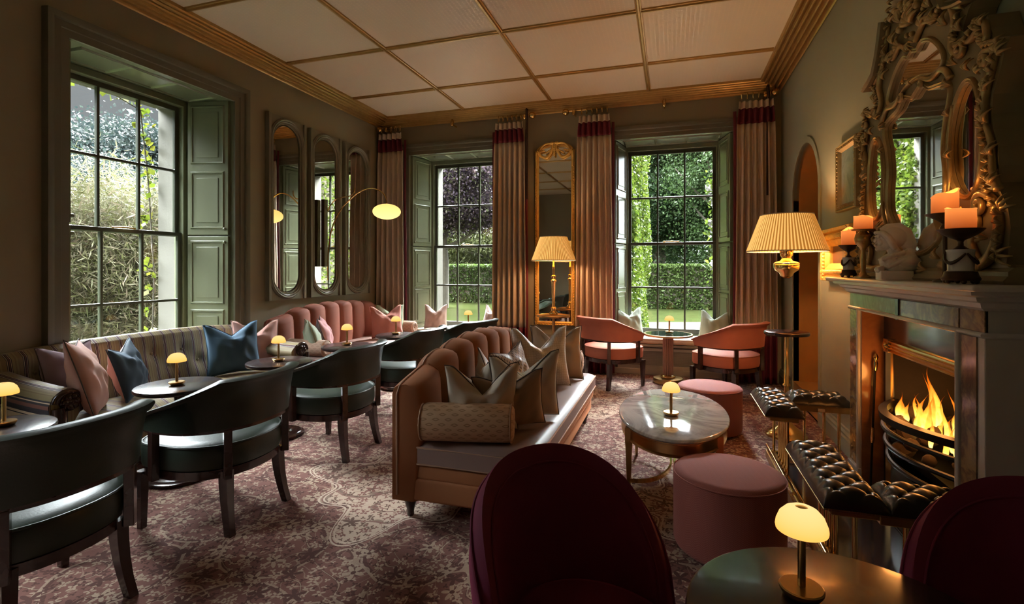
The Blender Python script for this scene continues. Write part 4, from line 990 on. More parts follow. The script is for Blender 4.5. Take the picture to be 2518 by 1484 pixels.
# wall lamp
t = thing('wall_lamp', 'brass wall lamp with long arching arm and glowing flattened opal globe over the mirrors', 'lamp', (XL+.05, 5.20, 1.35))
MB().box((0.0, -.034, .02), (.05, .034, .84)).build('back_plate', mt['bronze'], t, False, bevel=.006)
dx, dyy = .78, .09
def ap(l): return [(.06+dx*s*1.0, dyy*s, z-1.35) for s, z in l]
def smooth(P, k=6):
    P = [Vector(p) for p in P]; out = []
    for i in range(len(P)-1):
        p0, p1, p2, p3 = P[max(i-1, 0)], P[i], P[i+1], P[min(i+2, len(P)-1)]
        for j in range(k):
            u = j/k; out.append(.5*((2*p1)+(p2-p0)*u+(2*p0-5*p1+4*p2-p3)*u*u+(3*p1-p0-3*p2+p3)*u**3))
    return [tuple(p) for p in out]+[tuple(P[-1])]
MB().tube(smooth(ap([(.02, 1.20), (.02, 1.45), (.04, 1.66), (.10, 1.86), (.24, 2.06), (.42, 2.20), (.58, 2.28), (.75, 2.31), (.90, 2.27), (.98, 2.20), (1., 2.12)])), .008, 8).build('long_arm', mt['brass'], t)
MB().tube(smooth(ap([(.0, 2.12), (.02, 2.05), (.05, 2.10), (.14, 2.18), (.26, 2.21), (.40, 2.225), (.46, 2.27), (.47, 2.33)])), .007, 8).build('short_arm', mt['brass'], t)
gl = MB().ball((0, 0, 0), .165, (1, 1, .56), 24).build('globe_shade', mt['opal'], t); gl.location = (.06+dx, dyy, 2.025-1.35)
b = bulb((XL+.11+dx, 5.20+dyy, 2.025), 0, .1); b.data.energy = 0; bpy.data.objects.remove(b)

def sweep_closed(P, prof, nrm): return MB().sweep(P, prof, nrm, True)
# gilt pier mirror
t = thing('pier_mirror', 'tall narrow gilt pier mirror with ribbon crest between the back windows', 'mirror', (-1.478, YB-.001, .59)); w, hh = .272, 2.36
P = [(-w, 0, 0), (w, 0, 0)]
top_ = [(w*math.cos(q), 0, hh-.10+.16*math.sin(q)*1.0) for q in [pi*i/20 for i in range(21)]]
top_ = [(w, 0, hh-.03)]+[(w*.92*math.cos(q), 0, hh-.03+.105*math.sin(q)) for q in [pi*i/20 for i in range(21)]]+[(-w, 0, hh-.03)]
loop = P+top_
fr_ = MB().sweep(loop, [(0, 0), (0, .03), (-.010, .04), (-.020, .03), (-.026, .036), (-.034, .040), (-.042, .028), (-.050, .024), (-.055, .004)], (0, -1, 0), True).build('gilt_frame', mt['gilt'], t, auto=25)
m = MB(); 
for i in range(64): m.ball((-w+.016, -.040, .03+i*.0345), .009, n=5); m.ball((w-.016, -.040, .03+i*.0345), .009, n=5)
for i in range(14): m.ball((-w+.03+i*.0375, -.040, .016), .009, n=5)
m.build('beading', mt['gilt'], fr_, kind='stuff')
MB().plate([[(a, b) for a, _, b in loop]], Ty, -.012, -.004).build('mirror_glass', mt['mirror'], t, False)
m = MB()
for s in (-1, 1):
    m.tube(smooth([(s*.02, -.045, hh+.03), (s*.06, -.055, hh+.055), (s*.13, -.05, hh+.05), (s*.19, -.045, hh-.01), (s*.21, -.04, hh-.08), (s*.15, -.04, hh-.12), (s*.07, -.04, hh-.10), (s*.03, -.045, hh-.03), (s*.02, -.045, hh+.03)]), .013, 7)
    m.tube(smooth([(s*.02, -.045, hh+.03), (s*.04, -.055, hh-.04), (s*.10, -.05, hh-.13), (s*.18, -.045, hh-.10), (s*.235, -.045, hh-.03)]), .016, 7)
    m.tube(smooth([(s*.245, -.05, hh-.05), (s*.25, -.05, hh-.15), (s*.24, -.05, hh-.26)]), [.016]*12+[.006], 7)
    for i in range(8): m.ball((s*(.03+.022*i), -.06, hh-.02-.012*i*(1 if i < 5 else .3)), .015, (1, .6, .8), 6)
    m.ball((s*.03, -.06, hh+.06), .026, (1.3, .5, .7), 8)
for i in range(6): m.ball((.0, -.06, hh+.05-.03*i), .020, (.8, .6, 1), 6)
m.build('ribbon_crest', mt['gilt'], t, auto=0)

# ================================================================== big lamps
def pleated_shade(t, z0, z1, r0, r1, power):
    n = 288; rings = []
    for z, r in ((z0, r0), (z0+.3*(z1-z0), r0+(r1-r0)*.3), (z1, r1)):
        rings.append([(r*(1+.010*math.cos(72*2*pi*i/n))*math.cos(2*pi*i/n), r*(1+.010*math.cos(72*2*pi*i/n))*math.sin(2*pi*i/n), z) for i in range(n)])
    s = MB().loft(rings, True).build('lamp_shade', mt['pleat'], t, auto=0)
    for z, r in ((z0, r0), (z1, r1)):
        MB().tube([(r*math.cos(2*pi*i/64), r*math.sin(2*pi*i/64), z) for i in range(64)], .005, 6, True).build('shade_trim', mt['cream'], s)
    b = bulb((0, 0, z0+.35*(z1-z0)), power, .05); b.parent = t; return s
t = thing('standing_lamp', 'tall brass standing lamp with cream pleated shade and small round tray beside the arched doorway', 'lamp', (.885, 4.53, 0))
pleated_shade(t, 1.486, 1.778, .294, .19, 7)
MB().lathe([(0, 0), (.150, 0), (.155, .010), (.150, .020), (.140, .024), (.135, .035), (.10, .060), (.065, .085), (.045, .11), (.03, .125), (.022, .14)], n=56).build('base', mt['brass'], t, auto=60)
MB().lathe([(.020, .13), (.018, .40), (.028, .405), (.028, .418), (.018, .425), (.017, .80), (.02, .81)], n=32).build('lower_pole', mt['brass'], t, auto=60)
MB().lathe([(0, .815), (.160, .815), (.165, .82), (.165, .836), (.16, .841), (0, .841)], n=64).build('tray', mt['wood'], t, auto=50)
MB().lathe([(.03, .84), (.03, .85), (.024, .855), (.030, 1.10), (.036, 1.12), (.036, 1.135), (.022, 1.145), (.020, 1.27), (.028, 1.28)], n=32).build('upper_pole', mt['brass'], t, auto=60)
MB().lathe([(.022, 1.27), (.045, 1.29), (.052, 1.31), (.085, 1.335), (.092, 1.35), (.095, 1.375), (.092, 1.38), (.096, 1.39), (.08, 1.40), (.045, 1.41), (.035, 1.425), (.035, 1.44), (.045, 1.45), (.05, 1.49), (.03, 1.5), (.03, 1.56)], n=48).build('oil_font', mt['brass'], t, auto=50)
MB().lathe([(0, -.012), (.012, -.012), (.014, 0), (.012, .012), (0, .012)], n=14).build('burner_key', mt['brass'], t); q = t.children[-1]; q.location = (-.062, -.02, 1.44); q.rotation_euler = (0, pi/2, 0)
t = thing('side_table', 'small round brass side table under the gilt pier mirror', 'table', (-1.377, 6.056, 0))
MB().lathe([(0, .752), (.198, .752), (.205, .756), (.205, .776), (.198, .779), (.19, .774), (0, .774)], n=64).build('tray_top', mt['brassd'], t, auto=50)
MB().lathe([(.02, .02), (.018, .05), (.018, .72), (.03, .74), (.05, .753)], n=24).build('stem', mt['brassd'], t); MB().lathe([(0, 0), (.15, 0), (.155, .008), (.15, .016), (.02, .03), (0, .03)], n=48).build('base', mt['brassd'], t)
t = thing('column_lamp', 'brass column lamp with cream pleated shade on the side table before the gilt mirror', 'lamp', (-1.377, 6.056, .777))
pleated_shade(t, .668, .958, .27, .165, 4.0)
MB().lathe([(0, 0), (.052, 0), (.058, .012), (.052, .03), (.035, .045), (.028, .06), (.034, .075), (.034, .09), (.022, .10)], n=40).build('base', mt['brass'], t, auto=50)
MB().lathe([(.020, .10), (.018, .16), (.026, .40), (.036, .41), (.036, .425), (.024, .435), (.020, .45), (.030, .47), (.030, .48), (.012, .49), (.012, .56), (.016, .57), (.016, .60), (.010, .61), (.010, .70)], n=32).build('column', mt['brass'], t, auto=50)
m = MB().tube(smooth([(-.04, -.03, .01), (-.16, -.10, .003), (-.225, -.04, -.03), (-.23, -.02, -.10), (-.10, -.06, -.22), (-.02, .0, -.25)]), .003, 6).build('cable', mt['cream'], t)
# ================================================================== fireplace (front faces -x)
XS = 1.10                                            # face of the surround
t = thing('fireplace_surround', 'veined marble chimneypiece with sienna inlay and deep moulded shelf on the right wall', 'fireplace', (XR, 3.02, 0)); q = XS-XR
W_ = .73; OW = .55
box = lambda a, b: MB().box(a, b)
MB().rbox((-.24, -.88, 1.268), (-.002, .88, 1.292), .011).build('mantel_shelf', mt['marblew'], t)
m = MB(); sp_ = [(0, 0), (.020, .012), (.026, .03), (.045, .038), (.05, .052), (.075, .060), (.078, .078), (0, .078)]
pth = [(-.002, W_, 1.192), (q, W_, 1.192), (q, -W_, 1.192), (-.002, -W_, 1.192)]
m.sweep(pth, sp_, (0, 0, 1)); m.build('shelf_moulding', mt['marblew'], t, auto=25)
c_ = .0
MB().box((q+.004, -W_, FZT+.015), (-.002, W_, 1.265)).build('frieze', mt['marblew'], t, False)
MB().box((q-.004, -W_+.17, FZT+.02), (q+.01, -.015, 1.19)).build('frieze_panel', mt['siena'], t, False, label='sienna marble panel with dark veins')
MB().box((q-.004, .03, FZT+.02), (q+.01, W_-.01, 1.19)).build('frieze_panel', mt['verdem'], t, False, label='pale green veined marble panel')
MB().box((q-.010, -.012, FZT+.0), (q+.02, .026, 1.195)).build('centre_block', mt['slate'], t, False)
MB().box((q-.001, -W_+.0, FZT+.015), (q+.01, -W_+.165, 1.20)).build('corner_block', mt['siena'], t, False)
for s in (-1, 1):
    y0, y1 = (s*OW, s*W_) if s > 0 else (s*W_, s*OW)
    jb = MB().box((q, y0, .0), (-.002, y1, FZT+.02)).build('jamb', mt['marblew'], t, False, bevel=.004)
    MB().box((q-.005, y0+.045 if s < 0 else y0+.03, .14), (q+.01, y1-.03 if s < 0 else y1-.015, FZT)).build('jamb_inlay', mt['siena'], jb, False)
    MB().box((q-.015, y0-.004*s, 0), (-.002, y1+.004, .13)).build('plinth_block', mt['marblew'], jb, False, bevel=.004)
MB().tube([(q-.004, -OW-.012, .02), (q-.004, -OW-.012, FZT+.012), (q-.004, OW+.012, FZT+.012), (q-.004, OW+.012, .02)], .013, 10).build('bead_moulding', mt['marblew'], t, auto=60)
MB().tube([(-.002, -W_-.003, FZT+.012), (q-.004, -W_-.003, FZT+.012), (q-.004, W_+.003, FZT+.012)], .011, 8).build('string_moulding', mt['marblew'], t, auto=60)
# reveals of the opening lined with marble, fire glow put into its colour, black iron plate with brass trim
XI = 1.222
t = thing('fire_insert', 'black iron fireplace insert with fluted brass top bar and curved basket grate', 'fire grate', (XI, 3.02, 0))
for s in (-1, 1):
    MB().box((XS+.005-XI, s*OW-.012 if s > 0 else s*OW, 0), (.0, s*OW if s > 0 else s*OW+.012, FZT)).build('slip', mt['slipm'], t, False)
a = .40
m = MB().plate([rect(-OW+.012, .0, OW-.012, FZT), rect(-a, .001, a, .93)], Tx, -.004, .012); m.build('iron_plate', mt['slate'], t, False)
def fl(y0, y1): return [(-.002, .935), (-.012, .935), (-.026, .930), (-.028, .922), (-.020, .918), (-.030, .912), (-.030, .904), (-.020, .900), (-.030, .894), (-.030, .886), (-.020, .882), (-.028, .876), (-.026, .868), (-.012, .864), (-.002, .864)]
MB().loft([[(x, y, z) for x, z in fl(0, 0)] for y in (-a-.02, a+.02)], True, True).build('brass_top_bar', mt['brass'], t, auto=30)
for s in (-1, 1):
    MB().box((-.034, s*(a+.045)-.036, .860), (-.0, s*(a+.045)+.036, .940)).lathe([(.024, 0), (.022, .012), (.012, .016), (0, .017)], (0, 0, 0), 20).build('corner_rosette_block', mt['brassd'], t, False) if 0 else None
    b = MB().box((-.030, s*(a+.04)-.034, .862), (-.002, s*(a+.04)+.034, .938)).build('corner_block', mt['brassd'], t, False, bevel=.003)
    m = MB().lathe([(.026, 0), (.026, .004), (.020, .004), (.018, .010), (.010, .012), (0, .014)], n=24).build('rosette', mt['brass'], b); m.location = (-.030, s*(a+.04), .90); m.rotation_euler = (0, -pi/2, 0)
    MB().loft([[(x, s*(a+.04)+y, z) for x, y in ((-.002, -.03), (-.014, -.03), (-.022, -.02), (-.014, -.010), (-.022, 0), (-.014, .010), (-.022, .02), (-.014, .03), (-.002, .03))] for z in (.0, .862)], True, True).build('side_pilaster', mt['brassd'], t, auto=30)
# recess
dB = .40
m = MB().loft([[(x, y, z) for x, y in ((.0, -a), (dB, -.24), (dB, .24), (.0, a))] for z in (0.01, .93)], False); m.add([(.0, -a, .93), (dB, -.24, .93), (dB, .24, .93), (.0, a, .93)], [(0, 1, 2, 3)]); m.build('fire_back', mt['soot'], t, False)
MB().box((.0, -a, .30), (.30, a, .34)).build('ash_shelf', mt['iron'], t, False)
for i, z in enumerate((.60, .515, .43, .345)):
    w2 = a-.01; dep = .165-.015*i
    P = [(-.01-dep*math.cos(pi*v/2)**.7 if abs(v) < 1 else -.01, w2*v, z) for v in [-1+2*j/24 for j in range(25)]]
    P = [(-.012-dep*(1-v*v), w2*v, z) for v in [-1+2*j/24 for j in range(25)]]
    if i == 0:
        MB().loft([[(p[0]-.006, p[1], z-.035), (p[0]-.010, p[1], z), (p[0]+.03, p[1], z+.005), (p[0]+.03, p[1], z-.03)] for p in P], True, True).build('basket_rim', mt['iron'], t, auto=40)
    else: MB().tube(P, .013, 8).build('basket_bar', mt['iron'], t)
MB().loft([[(-.012-.10*(1-v*v)*k, (a-.01)*v, z) for v in [-1+2*j/24 for j in range(25)]] for z, k in ((.02, 1.0), (.22, 1.0), (.30, .8))], False).build('ash_guard', mt['iron'], t, auto=60)
rg = random.Random(5)
m = None
for i in range(46):
    y = rg.uniform(-.33, .33); x = rg.uniform(-.13*(1-(y/.38)**2)+.01, .24); z = .40+rg.uniform(0, .14)+.10*max(0, x)
    sx = rg.uniform(.032, .055)
    o = MB().ball((0, 0, 0), sx, (1, rg.uniform(.7, 1.2), rg.uniform(.6, .9)), 5).build('coal', mt['log']); o.location = (XI+x, 3.02+y, z); o.rotation_euler = (rg.uniform(0, 3), rg.uniform(0, 3), 0)
    tag(o, 'charred lump of fuel in the fire basket', 'coal', 'coals in the grate')
    if i % 6 == 0 and 0: pass
fl_t = thing('log_fire', 'yellow and orange flames burning in the basket grate', 'fire', (XI+.06, 3.02, .46))
def flame(x, y, z, r, h, sd):
    g_ = random.Random(sd); a1, a2, p1 = g_.uniform(-.3, .3), g_.uniform(-.5, .5), g_.uniform(0, 6); rings = []
    for j in range(15):
        v = j/14; rr = r*(math.sin(pi*min(1, v*1.0+.12))**.7)*(1-v)**.55*1.25+.0006
        cx = x+h*.12*math.sin(v*4+p1)*v; cy = y+h*(a1*v*.4+.12*math.sin(v*5+p1*2)*v)
        rings.append([(cx+rr*.6*math.cos(2*pi*i/14+v*2)*(1+.18*math.sin(3*2*pi*i/14+p1)), cy+rr*math.sin(2*pi*i/14+v*2), z+h*v) for i in range(14)])
    return rings
ys = [-.30, -.24, -.19, -.14, -.08, -.03, .02, .07, .11, .16, .21, .26, .30, -.32, -.27, -.22, -.16, -.11, -.06, -.01, .04, .09, .14, .19, .24, .28, .32, -.25, -.13, .0, .12, .22]
for i, y in enumerate(ys):
    h = rg.uniform(.13, .24)*(1.25 if i % 4 == 1 else 1)*(1-.35*abs(y)/.33); x = rg.uniform(-.10, .08)
    MB().loft(flame(x, y, .05+rg.uniform(-.03, .02), rg.uniform(.015, .028), h, i), True, True).build('flame', mt['flame'], fl_t, auto=0)
for i, (y, h) in enumerate(((-.20, .30), (-.05, .24), (.12, .32), (.22, .27))):
    MB().loft(flame(.03, y, .06, .024, h, 40+i), True, True).build('flame', mt['flame'], fl_t, auto=0)
FC = (1., .36, .08)
for y in (-.16, .16):
    b = bulb((-.10, y, .20), .75, .07, FC, 'fire_light'); b.parent = fl_t
MB().box((.70, 2.18, .0), (XR+.02 if 0 else XS, 4.06, .018)).build('hearth_slab', mt['slate'], None, False, bevel=.004); tag(bpy.data.objects['hearth_slab'], 'polished dark marble hearth slab inside the fender', 'hearth')
MB().box((XS, FY0+.0, 0), (XR+.45, FY1, .016)).build('inner_hearth', mt['slate'], None, False); tag(bpy.data.objects['inner_hearth'], 'dark slab under the fire basket inside the opening', 'hearth')
t = thing('poker', 'long iron poker with brass handle leaning in the fireplace opening', 'fire tool', (1.13, 3.50, .02))
MB().tube([(0, 0, 0), (.035, .03, .74)], .0065, 8).build('shaft', mt['iron'], t)
MB().tube([(.034, .029, .72), (.0365, .031, .76), (.037, .0315, .78), (.038, .032, .80), (.0385, .032, .82)], [.010, .014, .008, .015, .006], 12).build('handle', mt['brass'], t)
MB().tube([(.014, .012, .29), (.0155, .0135, .32), (.017, .0148, .35), (.0185, .016, .38)], [.008, .012, .008, .010], 10).build('collar', mt['brass'], t)

# ================================================================== club fender
t = thing('club_fender', 'brass club fender with deep buttoned black leather corner seats around the hearth', 'fender', (0, 0, 0))
def tufted(outline_fn, nu, nv, du, dv, z0, th, name):
    # outline_fn(u,v)-> (x,y) for u,v in [0,1]; diamond buttoning with du x dv cells
    def f(u, v):
        x, y = outline_fn(u, v); A = u*du; B = v*dv; p = (A+B)/1.; q_ = (A-B)/1.
        e = min(u*LU, (1-u)*LU, v*LV, (1-v)*LV); ed = min(1, e/.035)
        d = (abs(math.sin(pi*p))*abs(math.sin(pi*q_)))
        s_ = abs(math.sin(pi*p))**.5*abs(math.sin(pi*q_))**.5
        bd = math.exp(-((min(abs(math.sin(pi*p)), 1))**2+(abs(math.sin(pi*q_)))**2)/.05)
        z = z0+th*(.50+.30*min(1, e/.05)**.5)+ed*(.020*s_**.8-.022*bd)
        return (x, y, z-.02*(1-ed)**2)
    return f
def seat(lb, P, du, dv, nu, nv, zt=.50, th=.07):
    global LU, LV
    P = [Vector((*p, 0)) for p in P]
    LU = ((P[1]-P[0]).length+(P[2]-P[3]).length)/2; LV = ((P[3]-P[0]).length+(P[2]-P[1]).length)/2
    fn = lambda u, v: tuple((P[0]*(1-u)*(1-v)+P[1]*u*(1-v)+P[2]*u*v+P[3]*(1-u)*v).xy)
    f = tufted(fn, nu, nv, du, dv, zt-th, th, 's'); m = MB().grid(f, nu, nv)
    b = [f(i/nu, 0) for i in range(nu)]+[f(1, j/nv) for j in range(nv)]+[f(1-i/nu, 1) for i in range(nu)]+[f(0, 1-j/nv) for j in range(nv)]
    cx = sum(p[0] for p in b)/len(b); cy = sum(p[1] for p in b)/len(b)
    ex = lambda p, k, z: (p[0]+(p[0]-cx)*0+k*(1 if p[0] > cx else -1)*0, p[1], z)
    m.loft([b, [(p[0], p[1], zt-th) for p in b]], True); m.add([(p[0], p[1], zt-th) for p in b], [tuple(range(len(b)))])
    o = m.build('leather_seat', mt['oxblood'], t, auto=50)
    st = MB()
    for i in range(0, len(b)):
        p = b[i]; st.ball((p[0]+(.004 if p[0] > cx else -.004)*0, p[1], zt-th+.004), .0035, n=3)
    st.build('nail_trim', mt['brassd'], o, kind='stuff')
    bt = MB(); k = 0
    for a_ in range(-6, 30):
        for c_ in range(-20, 20):
            A = (a_+c_)/2; B = (a_-c_)/2; u, v = A/du, B/dv
            if .04 < u < .96 and .08 < v < .92:
                p = f(u, v); bo = MB().ball((p[0], p[1], p[2]+.002), .009, (1, 1, .5), 5).build('button', mt['oxblood'], o)
    return o
fx0, fx1 = .555, .775
seat('a', [(fx0, 3.44), (fx1, 3.44), (fx1, 4.03), (fx0, 4.03)], 2, 5, 44, 110)
seat('b', [(fx1, 3.80), (1.13, 3.80), (1.13, 4.03), (fx1, 4.03)], 3.5, 2, 76, 48)
seat('c', [(fx0, 2.19), (fx1, 2.19), (fx1, 2.86), (fx0, 2.86)], 2, 6, 44, 124)
seat('d', [(fx1, 2.19), (1.07, 2.19), (1.07, 2.42), (fx1, 2.42)], 3., 2, 70, 48)
def fb(a, b): MB().box(a, b).build('brass_seat_rail', mt['brassd'], t, False, bevel=.003)
fb((fx0+.03, 3.46, .405), (fx1-.03, 4.01, .430)); fb((fx1-.03, 3.82, .390), (1.12, 4.01, .430)); fb((fx0+.03, 2.21, .405), (fx1-.03, 2.84, .43)); fb((fx1-.03, 2.21, .39), (1.06, 2.40, .43))
post = MB().tube([(0, 0, .03), (0, 0, .41)], .0095, 12)
def posts(L):
    for x, y in L: o = MB().tube([(x, y, .05), (x, y, .408)], .0098, 12).build('post', mt['brass'], t)
PX = .69
posts([(PX, 3.50), (PX, 3.56), (PX, 3.62), (PX, 3.68), (PX, 3.74), (PX, 3.94), (.88, 3.94), (1.0, 3.94), (1.09, 3.94)])
posts([(PX, 2.78), (PX, 2.72), (PX, 2.66), (PX, 2.60), (PX, 2.54), (PX, 2.30), (.86, 2.30), (1.00, 2.30)])
MB().box((PX-.045, 2.25, 0), (PX-.035, 3.99, .055)).box((PX-.045, 2.25, 0), (XS-.03, 2.26, .055)).box((PX-.045, 3.98, 0), (XS-.03, 3.99, .055)).build('base_kerb', mt['brassd'], t, False)
MB().tube([(XS-.03, 2.30, .058), (PX, 2.30, .058), (PX, 3.94, .058), (XS-.03, 3.94, .058)], .011, 12).build('base_rail', mt['brass'], t, auto=60)
MB().tube([(PX-.035, 2.24, .085), (PX-.035, 4.0, .085)], .009, 12).build('foot_rail', mt['brass'], t)
for y in (2.90, 3.16, 3.40): MB().tube([(PX-.035, y-.012, .085), (PX-.035, y, .085), (PX-.035, y+.012, .085)], [.012, .016, .012], 12).tube([(PX-.035, y, .085), (PX, y, .058)], .007, 8).build('rail_knuckle', mt['brassd'], t)
MB().box((.93, 3.797, .400), (.97, 3.8202, .418)).build('maker_plate', mt['cream'], t, False)

# ================================================================== overmantel mirror
YC = 2.945; XF = 1.135
t = thing('overmantel_mirror', 'huge carved rococo mirror in beige and gilt with side ovals standing on the mantel shelf', 'mirror', (XR-.004, YC, 1.292)); xo = XF-(XR-.004)
half = [(.0, 0), (.75, 0), (.75, .05), (.71, .07), (.725, .13), (.735, .20), (.72, .27), (.68, .33), (.655, .37), (.67, .43), (.665, .50), (.635, .57), (.625, .63), (.635, .70), (.67, .76), (.70, .83), (.735, .87), (.70, .885), (.645, .90), (.62, .95), (.60, 1.01), (.54, .985), (.50, .965), (.455, .98), (.43, 1.03), (.47, 1.09), (.535, 1.13), (.47, 1.145), (.40, 1.17), (.35, 1.25), (.315, 1.33), (.285, 1.41), (.25, 1.49), (.20, 1.55), (.12, 1.60), (.05, 1.67), (0, 1.70)]
from_half = lambda h: [(a, b) for a, b in h]+[(-a, b) for a, b in reversed(h) if a > 1e-6]
def cr2(P, k=5):
    out = []; n = len(P)
    for i in range(n):
        p0, p1, p2, p3 = [Vector(P[(i+d) % n]) for d in (-1, 0, 1, 2)]
        for j in range(k):
            u = j/k; v = .5*((2*p1)+(p2-p0)*u+(2*p0-5*p1+4*p2-p3)*u*u+(3*p1-p0-3*p2+p3)*u**3); out.append((v.x, v.y))
    return out
outl = from_half(half[1:])
hc = [(0, .135), (.14, .145), (.25, .20), (.215, .28), (.285, .37), (.295, .47), (.28, .58), (.30, .70), (.335, .79), (.325, .84), (.25, .86), (.165, .875), (.10, .915), (.04, .90), (0, .885)]
ht = [(0, .985), (.09, .975), (.17, .945), (.255, .945), (.285, .975), (.25, 1.03), (.18, 1.09), (.10, 1.12), (.05, 1.10), (0, 1.115)]
cl = lambda h: cr2([(a, b) for a, b in h]+[(-a, b) for a, b in reversed(h[1:-1])])
HC, HT = cl(hc), cl(ht)
def ov(s): return [(s*(.475-.02*math.cos(q)**2)+.112*math.cos(q)*(1-.12*math.sin(q)), .575+.225*math.sin(q)) for q in [2*pi*i/40 for i in range(40)]]
OV = [ov(1), ov(-1)]
fr_ = MB().plate([outl, HC, HT]+OV, lambda a, b, tt: (tt, a, b), xo, 0).build('carved_frame', mt['paintfr'], t, False, bevel=.006)
big = [(a*.93, max(.05, b*.97)) for a, b in outl]
MB().plate([HC], lambda a, b, tt: (tt, a*1.03, b+.0), xo+.008, xo+.012).plate([HT], lambda a, b, tt: (tt, a*1.03, b), xo+.008, xo+.012).plate([OV[0]], lambda a, b, tt: (tt, a, b), xo+.008, xo+.012).plate([OV[1]], lambda a, b, tt: (tt, a, b), xo+.008, xo+.012).build('mirror_glass', mt['mirror'], t, False)
rp = [(-.004, -.012), (-.004, .014), (.004, .022), (.012, .014), (.016, .016), (.024, .024), (.032, .012), (.034, -.006)]
def area(P): return sum(P[i][0]*P[(i+1) % len(P)][1]-P[(i+1) % len(P)][0]*P[i][1] for i in range(len(P)))
def mould(P, nm, flip=False, k=1.):
    if (area(P) > 0) != flip: P = P[::-1]
    MB().sweep([(xo, a, b) for a, b in P], [(u*k*.62, w*k*.6) for u, w in rp], (-1, 0, 0), True).build(nm, mt['gilt_old'], fr_, auto=40)
mould(HC, 'glass_moulding'); mould(HT, 'glass_moulding'); mould(OV[0], 'glass_moulding'); mould(OV[1], 'glass_moulding')
def scroll(P, r0, r1, curl, m):
    # P: spine points (y,z) smoothed; curl: spiral at the end with given radius
    S_ = [Vector((xo-.012, a, b)) for a, b in P]
    path = [Vector(p) for p in smooth([tuple(s) for s in S_])]
    if curl:
        e = path[-1]; d = (path[-1]-path[-2]).normalized(); sg = 1 if curl > 0 else -1; R0 = abs(curl)
        nrm_ = Vector((0, -d.z, d.y))*sg; c0 = e+nrm_*R0; v0 = e-c0
        for i in range(1, 20):
            an = sg*i*.42; rr = R0*(1-i/24)
            ca, sa = math.cos(an), math.sin(an); v = Vector((0, v0.y*ca-v0.z*sa, v0.y*sa+v0.z*ca)).normalized()*rr; path.append(c0+v+Vector((-.012*i/20, 0, 0)))
    n = len(path); m.tube([tuple(p) for p in path], [(r0+(r1-r0)*i/(n-1))*.78 for i in range(n)], 8)
def leafs(m, c, ang, L, n=3, w=.32):
    L = L*.8
    for i in range(n):
        a_ = ang+(i-(n-1)/2)*.55; d = Vector((0, math.cos(a_), math.sin(a_)))
        p = [Vector((xo-.010, *c))+d*L*f+Vector((-.022*math.sin(pi*f), 0, 0)) for f in (0, .25, .5, .75, 1)]
        m.tube([tuple(v) for v in p], [L*.06, L*w*.38, L*w*.42, L*w*.28, L*.03], 6)
m = MB()
for s in (1, -1):
    S = lambda P: [(s*a, b) for a, b in P]
    scroll(S([(.30, .07), (.50, .055), (.64, .10), (.69, .20), (.665, .30), (.60, .34)]), .030, .012, -.045*s*-1, m)
    scroll(S([(.69, .34), (.655, .42), (.645, .52), (.60, .62)]), .020, .012, .0, m)
    scroll(S([(.60, .60), (.605, .70), (.64, .78), (.665, .85), (.62, .87)]), .024, .012, .03*s, m)
    scroll(S([(.44, .98), (.52, .955), (.60, .985), (.62, .93)]), .020, .012, -.022*s, m)
    scroll(S([(.37, 1.17), (.40, 1.08), (.37, .99), (.42, .93)]), .022, .012, .03*s, m)
    scroll(S([(.52, 1.125), (.44, 1.13), (.37, 1.17), (.31, 1.27), (.28, 1.37)]), .024, .016, .0, m)
    scroll(S([(.36, .86), (.33, .90), (.28, .925), (.20, .915), (.12, .945)]), .020, .010, .02*s, m)
    scroll(S([(.60, .06), (.555, .10), (.52, .16), (.56, .22)]), .022, .012, .035*s, m)
    scroll(S([(.34, .24), (.30, .28), (.34, .36), (.36, .46), (.35, .60), (.38, .74)]), .012, .010, 0, m)
    scroll(S([(.05, 1.15), (.13, 1.20), (.20, 1.17)]), .018, .01, .025*s, m)
    for c, an, L in ((.70, .10), 0, .08), ((.72, .26), .8, .08), ((.66, .36), 1.2, .07), ((.655, .47), 1.3, .07), ((.62, .60), 1.5, .07), ((.62, .72), 1.0, .07), ((.70, .82), .6, .07), ((.60, .97), 1.4, .06), ((.45, 1.02), 1.7, .07), ((.41, .90), 2.2, .06), ((.36, .83), 2.6, .06), ((.38, .26), 1.9, .08), ((.46, .20), 2.6, .08), ((.33, 1.10), 2.0, .08), ((.25, 1.16), 2.4, .08), ((.30, 1.22), 1.2, .07), ((.20, 1.24), 1.8, .09), ((.12, 1.20), .8, .08), ((.12, 1.32), 1.4, .10), ((.22, 1.36), 2.2, .08), ((.15, .05), 2.8, .07), ((.27, .10), 2.3, .07), ((.62, .17), 2.8, .07), ((.07, 1.44), 1.2, .09), ((.50, .84), 1.4, .06), ((.57, .80), .8, .06), ((.36, .70), 1.9, .05), ((.36, .52), 1.5, .05):
        leafs(m, (s*c[0], c[1]), an if s > 0 else pi-an, L)
    for i in range(9): m.ball((xo-.018, s*(.33-.02*i), 1.19+.012*math.sin(i)), .013, n=5)
    for i in range(3, len(half)-2):
        a_, b_ = half[i]; a2, b2 = half[i+1]; an_ = math.atan2(b2-b_, a2-a_)
        for k_ in (.25, .7):
            c_ = (a_+(a2-a_)*k_-.022, b_+(b2-b_)*k_); leafs(m, (s*c_[0], c_[1]), (an_+.5) if s > 0 else pi-(an_+.5), .042, 2, .5)
for i in range(7): leafs(m, (0, 1.26), pi/2+(i-3)*.42, .12, 1, .4)
leafs(m, (0, 1.42), pi/2, .14, 5); leafs(m, (0, 1.58), pi/2, .16, 5); leafs(m, (0, 1.17), -pi/2, .06, 5); leafs(m, (0, .955), pi/2, .05, 3); leafs(m, (0, .08), pi/2, .06, 5)
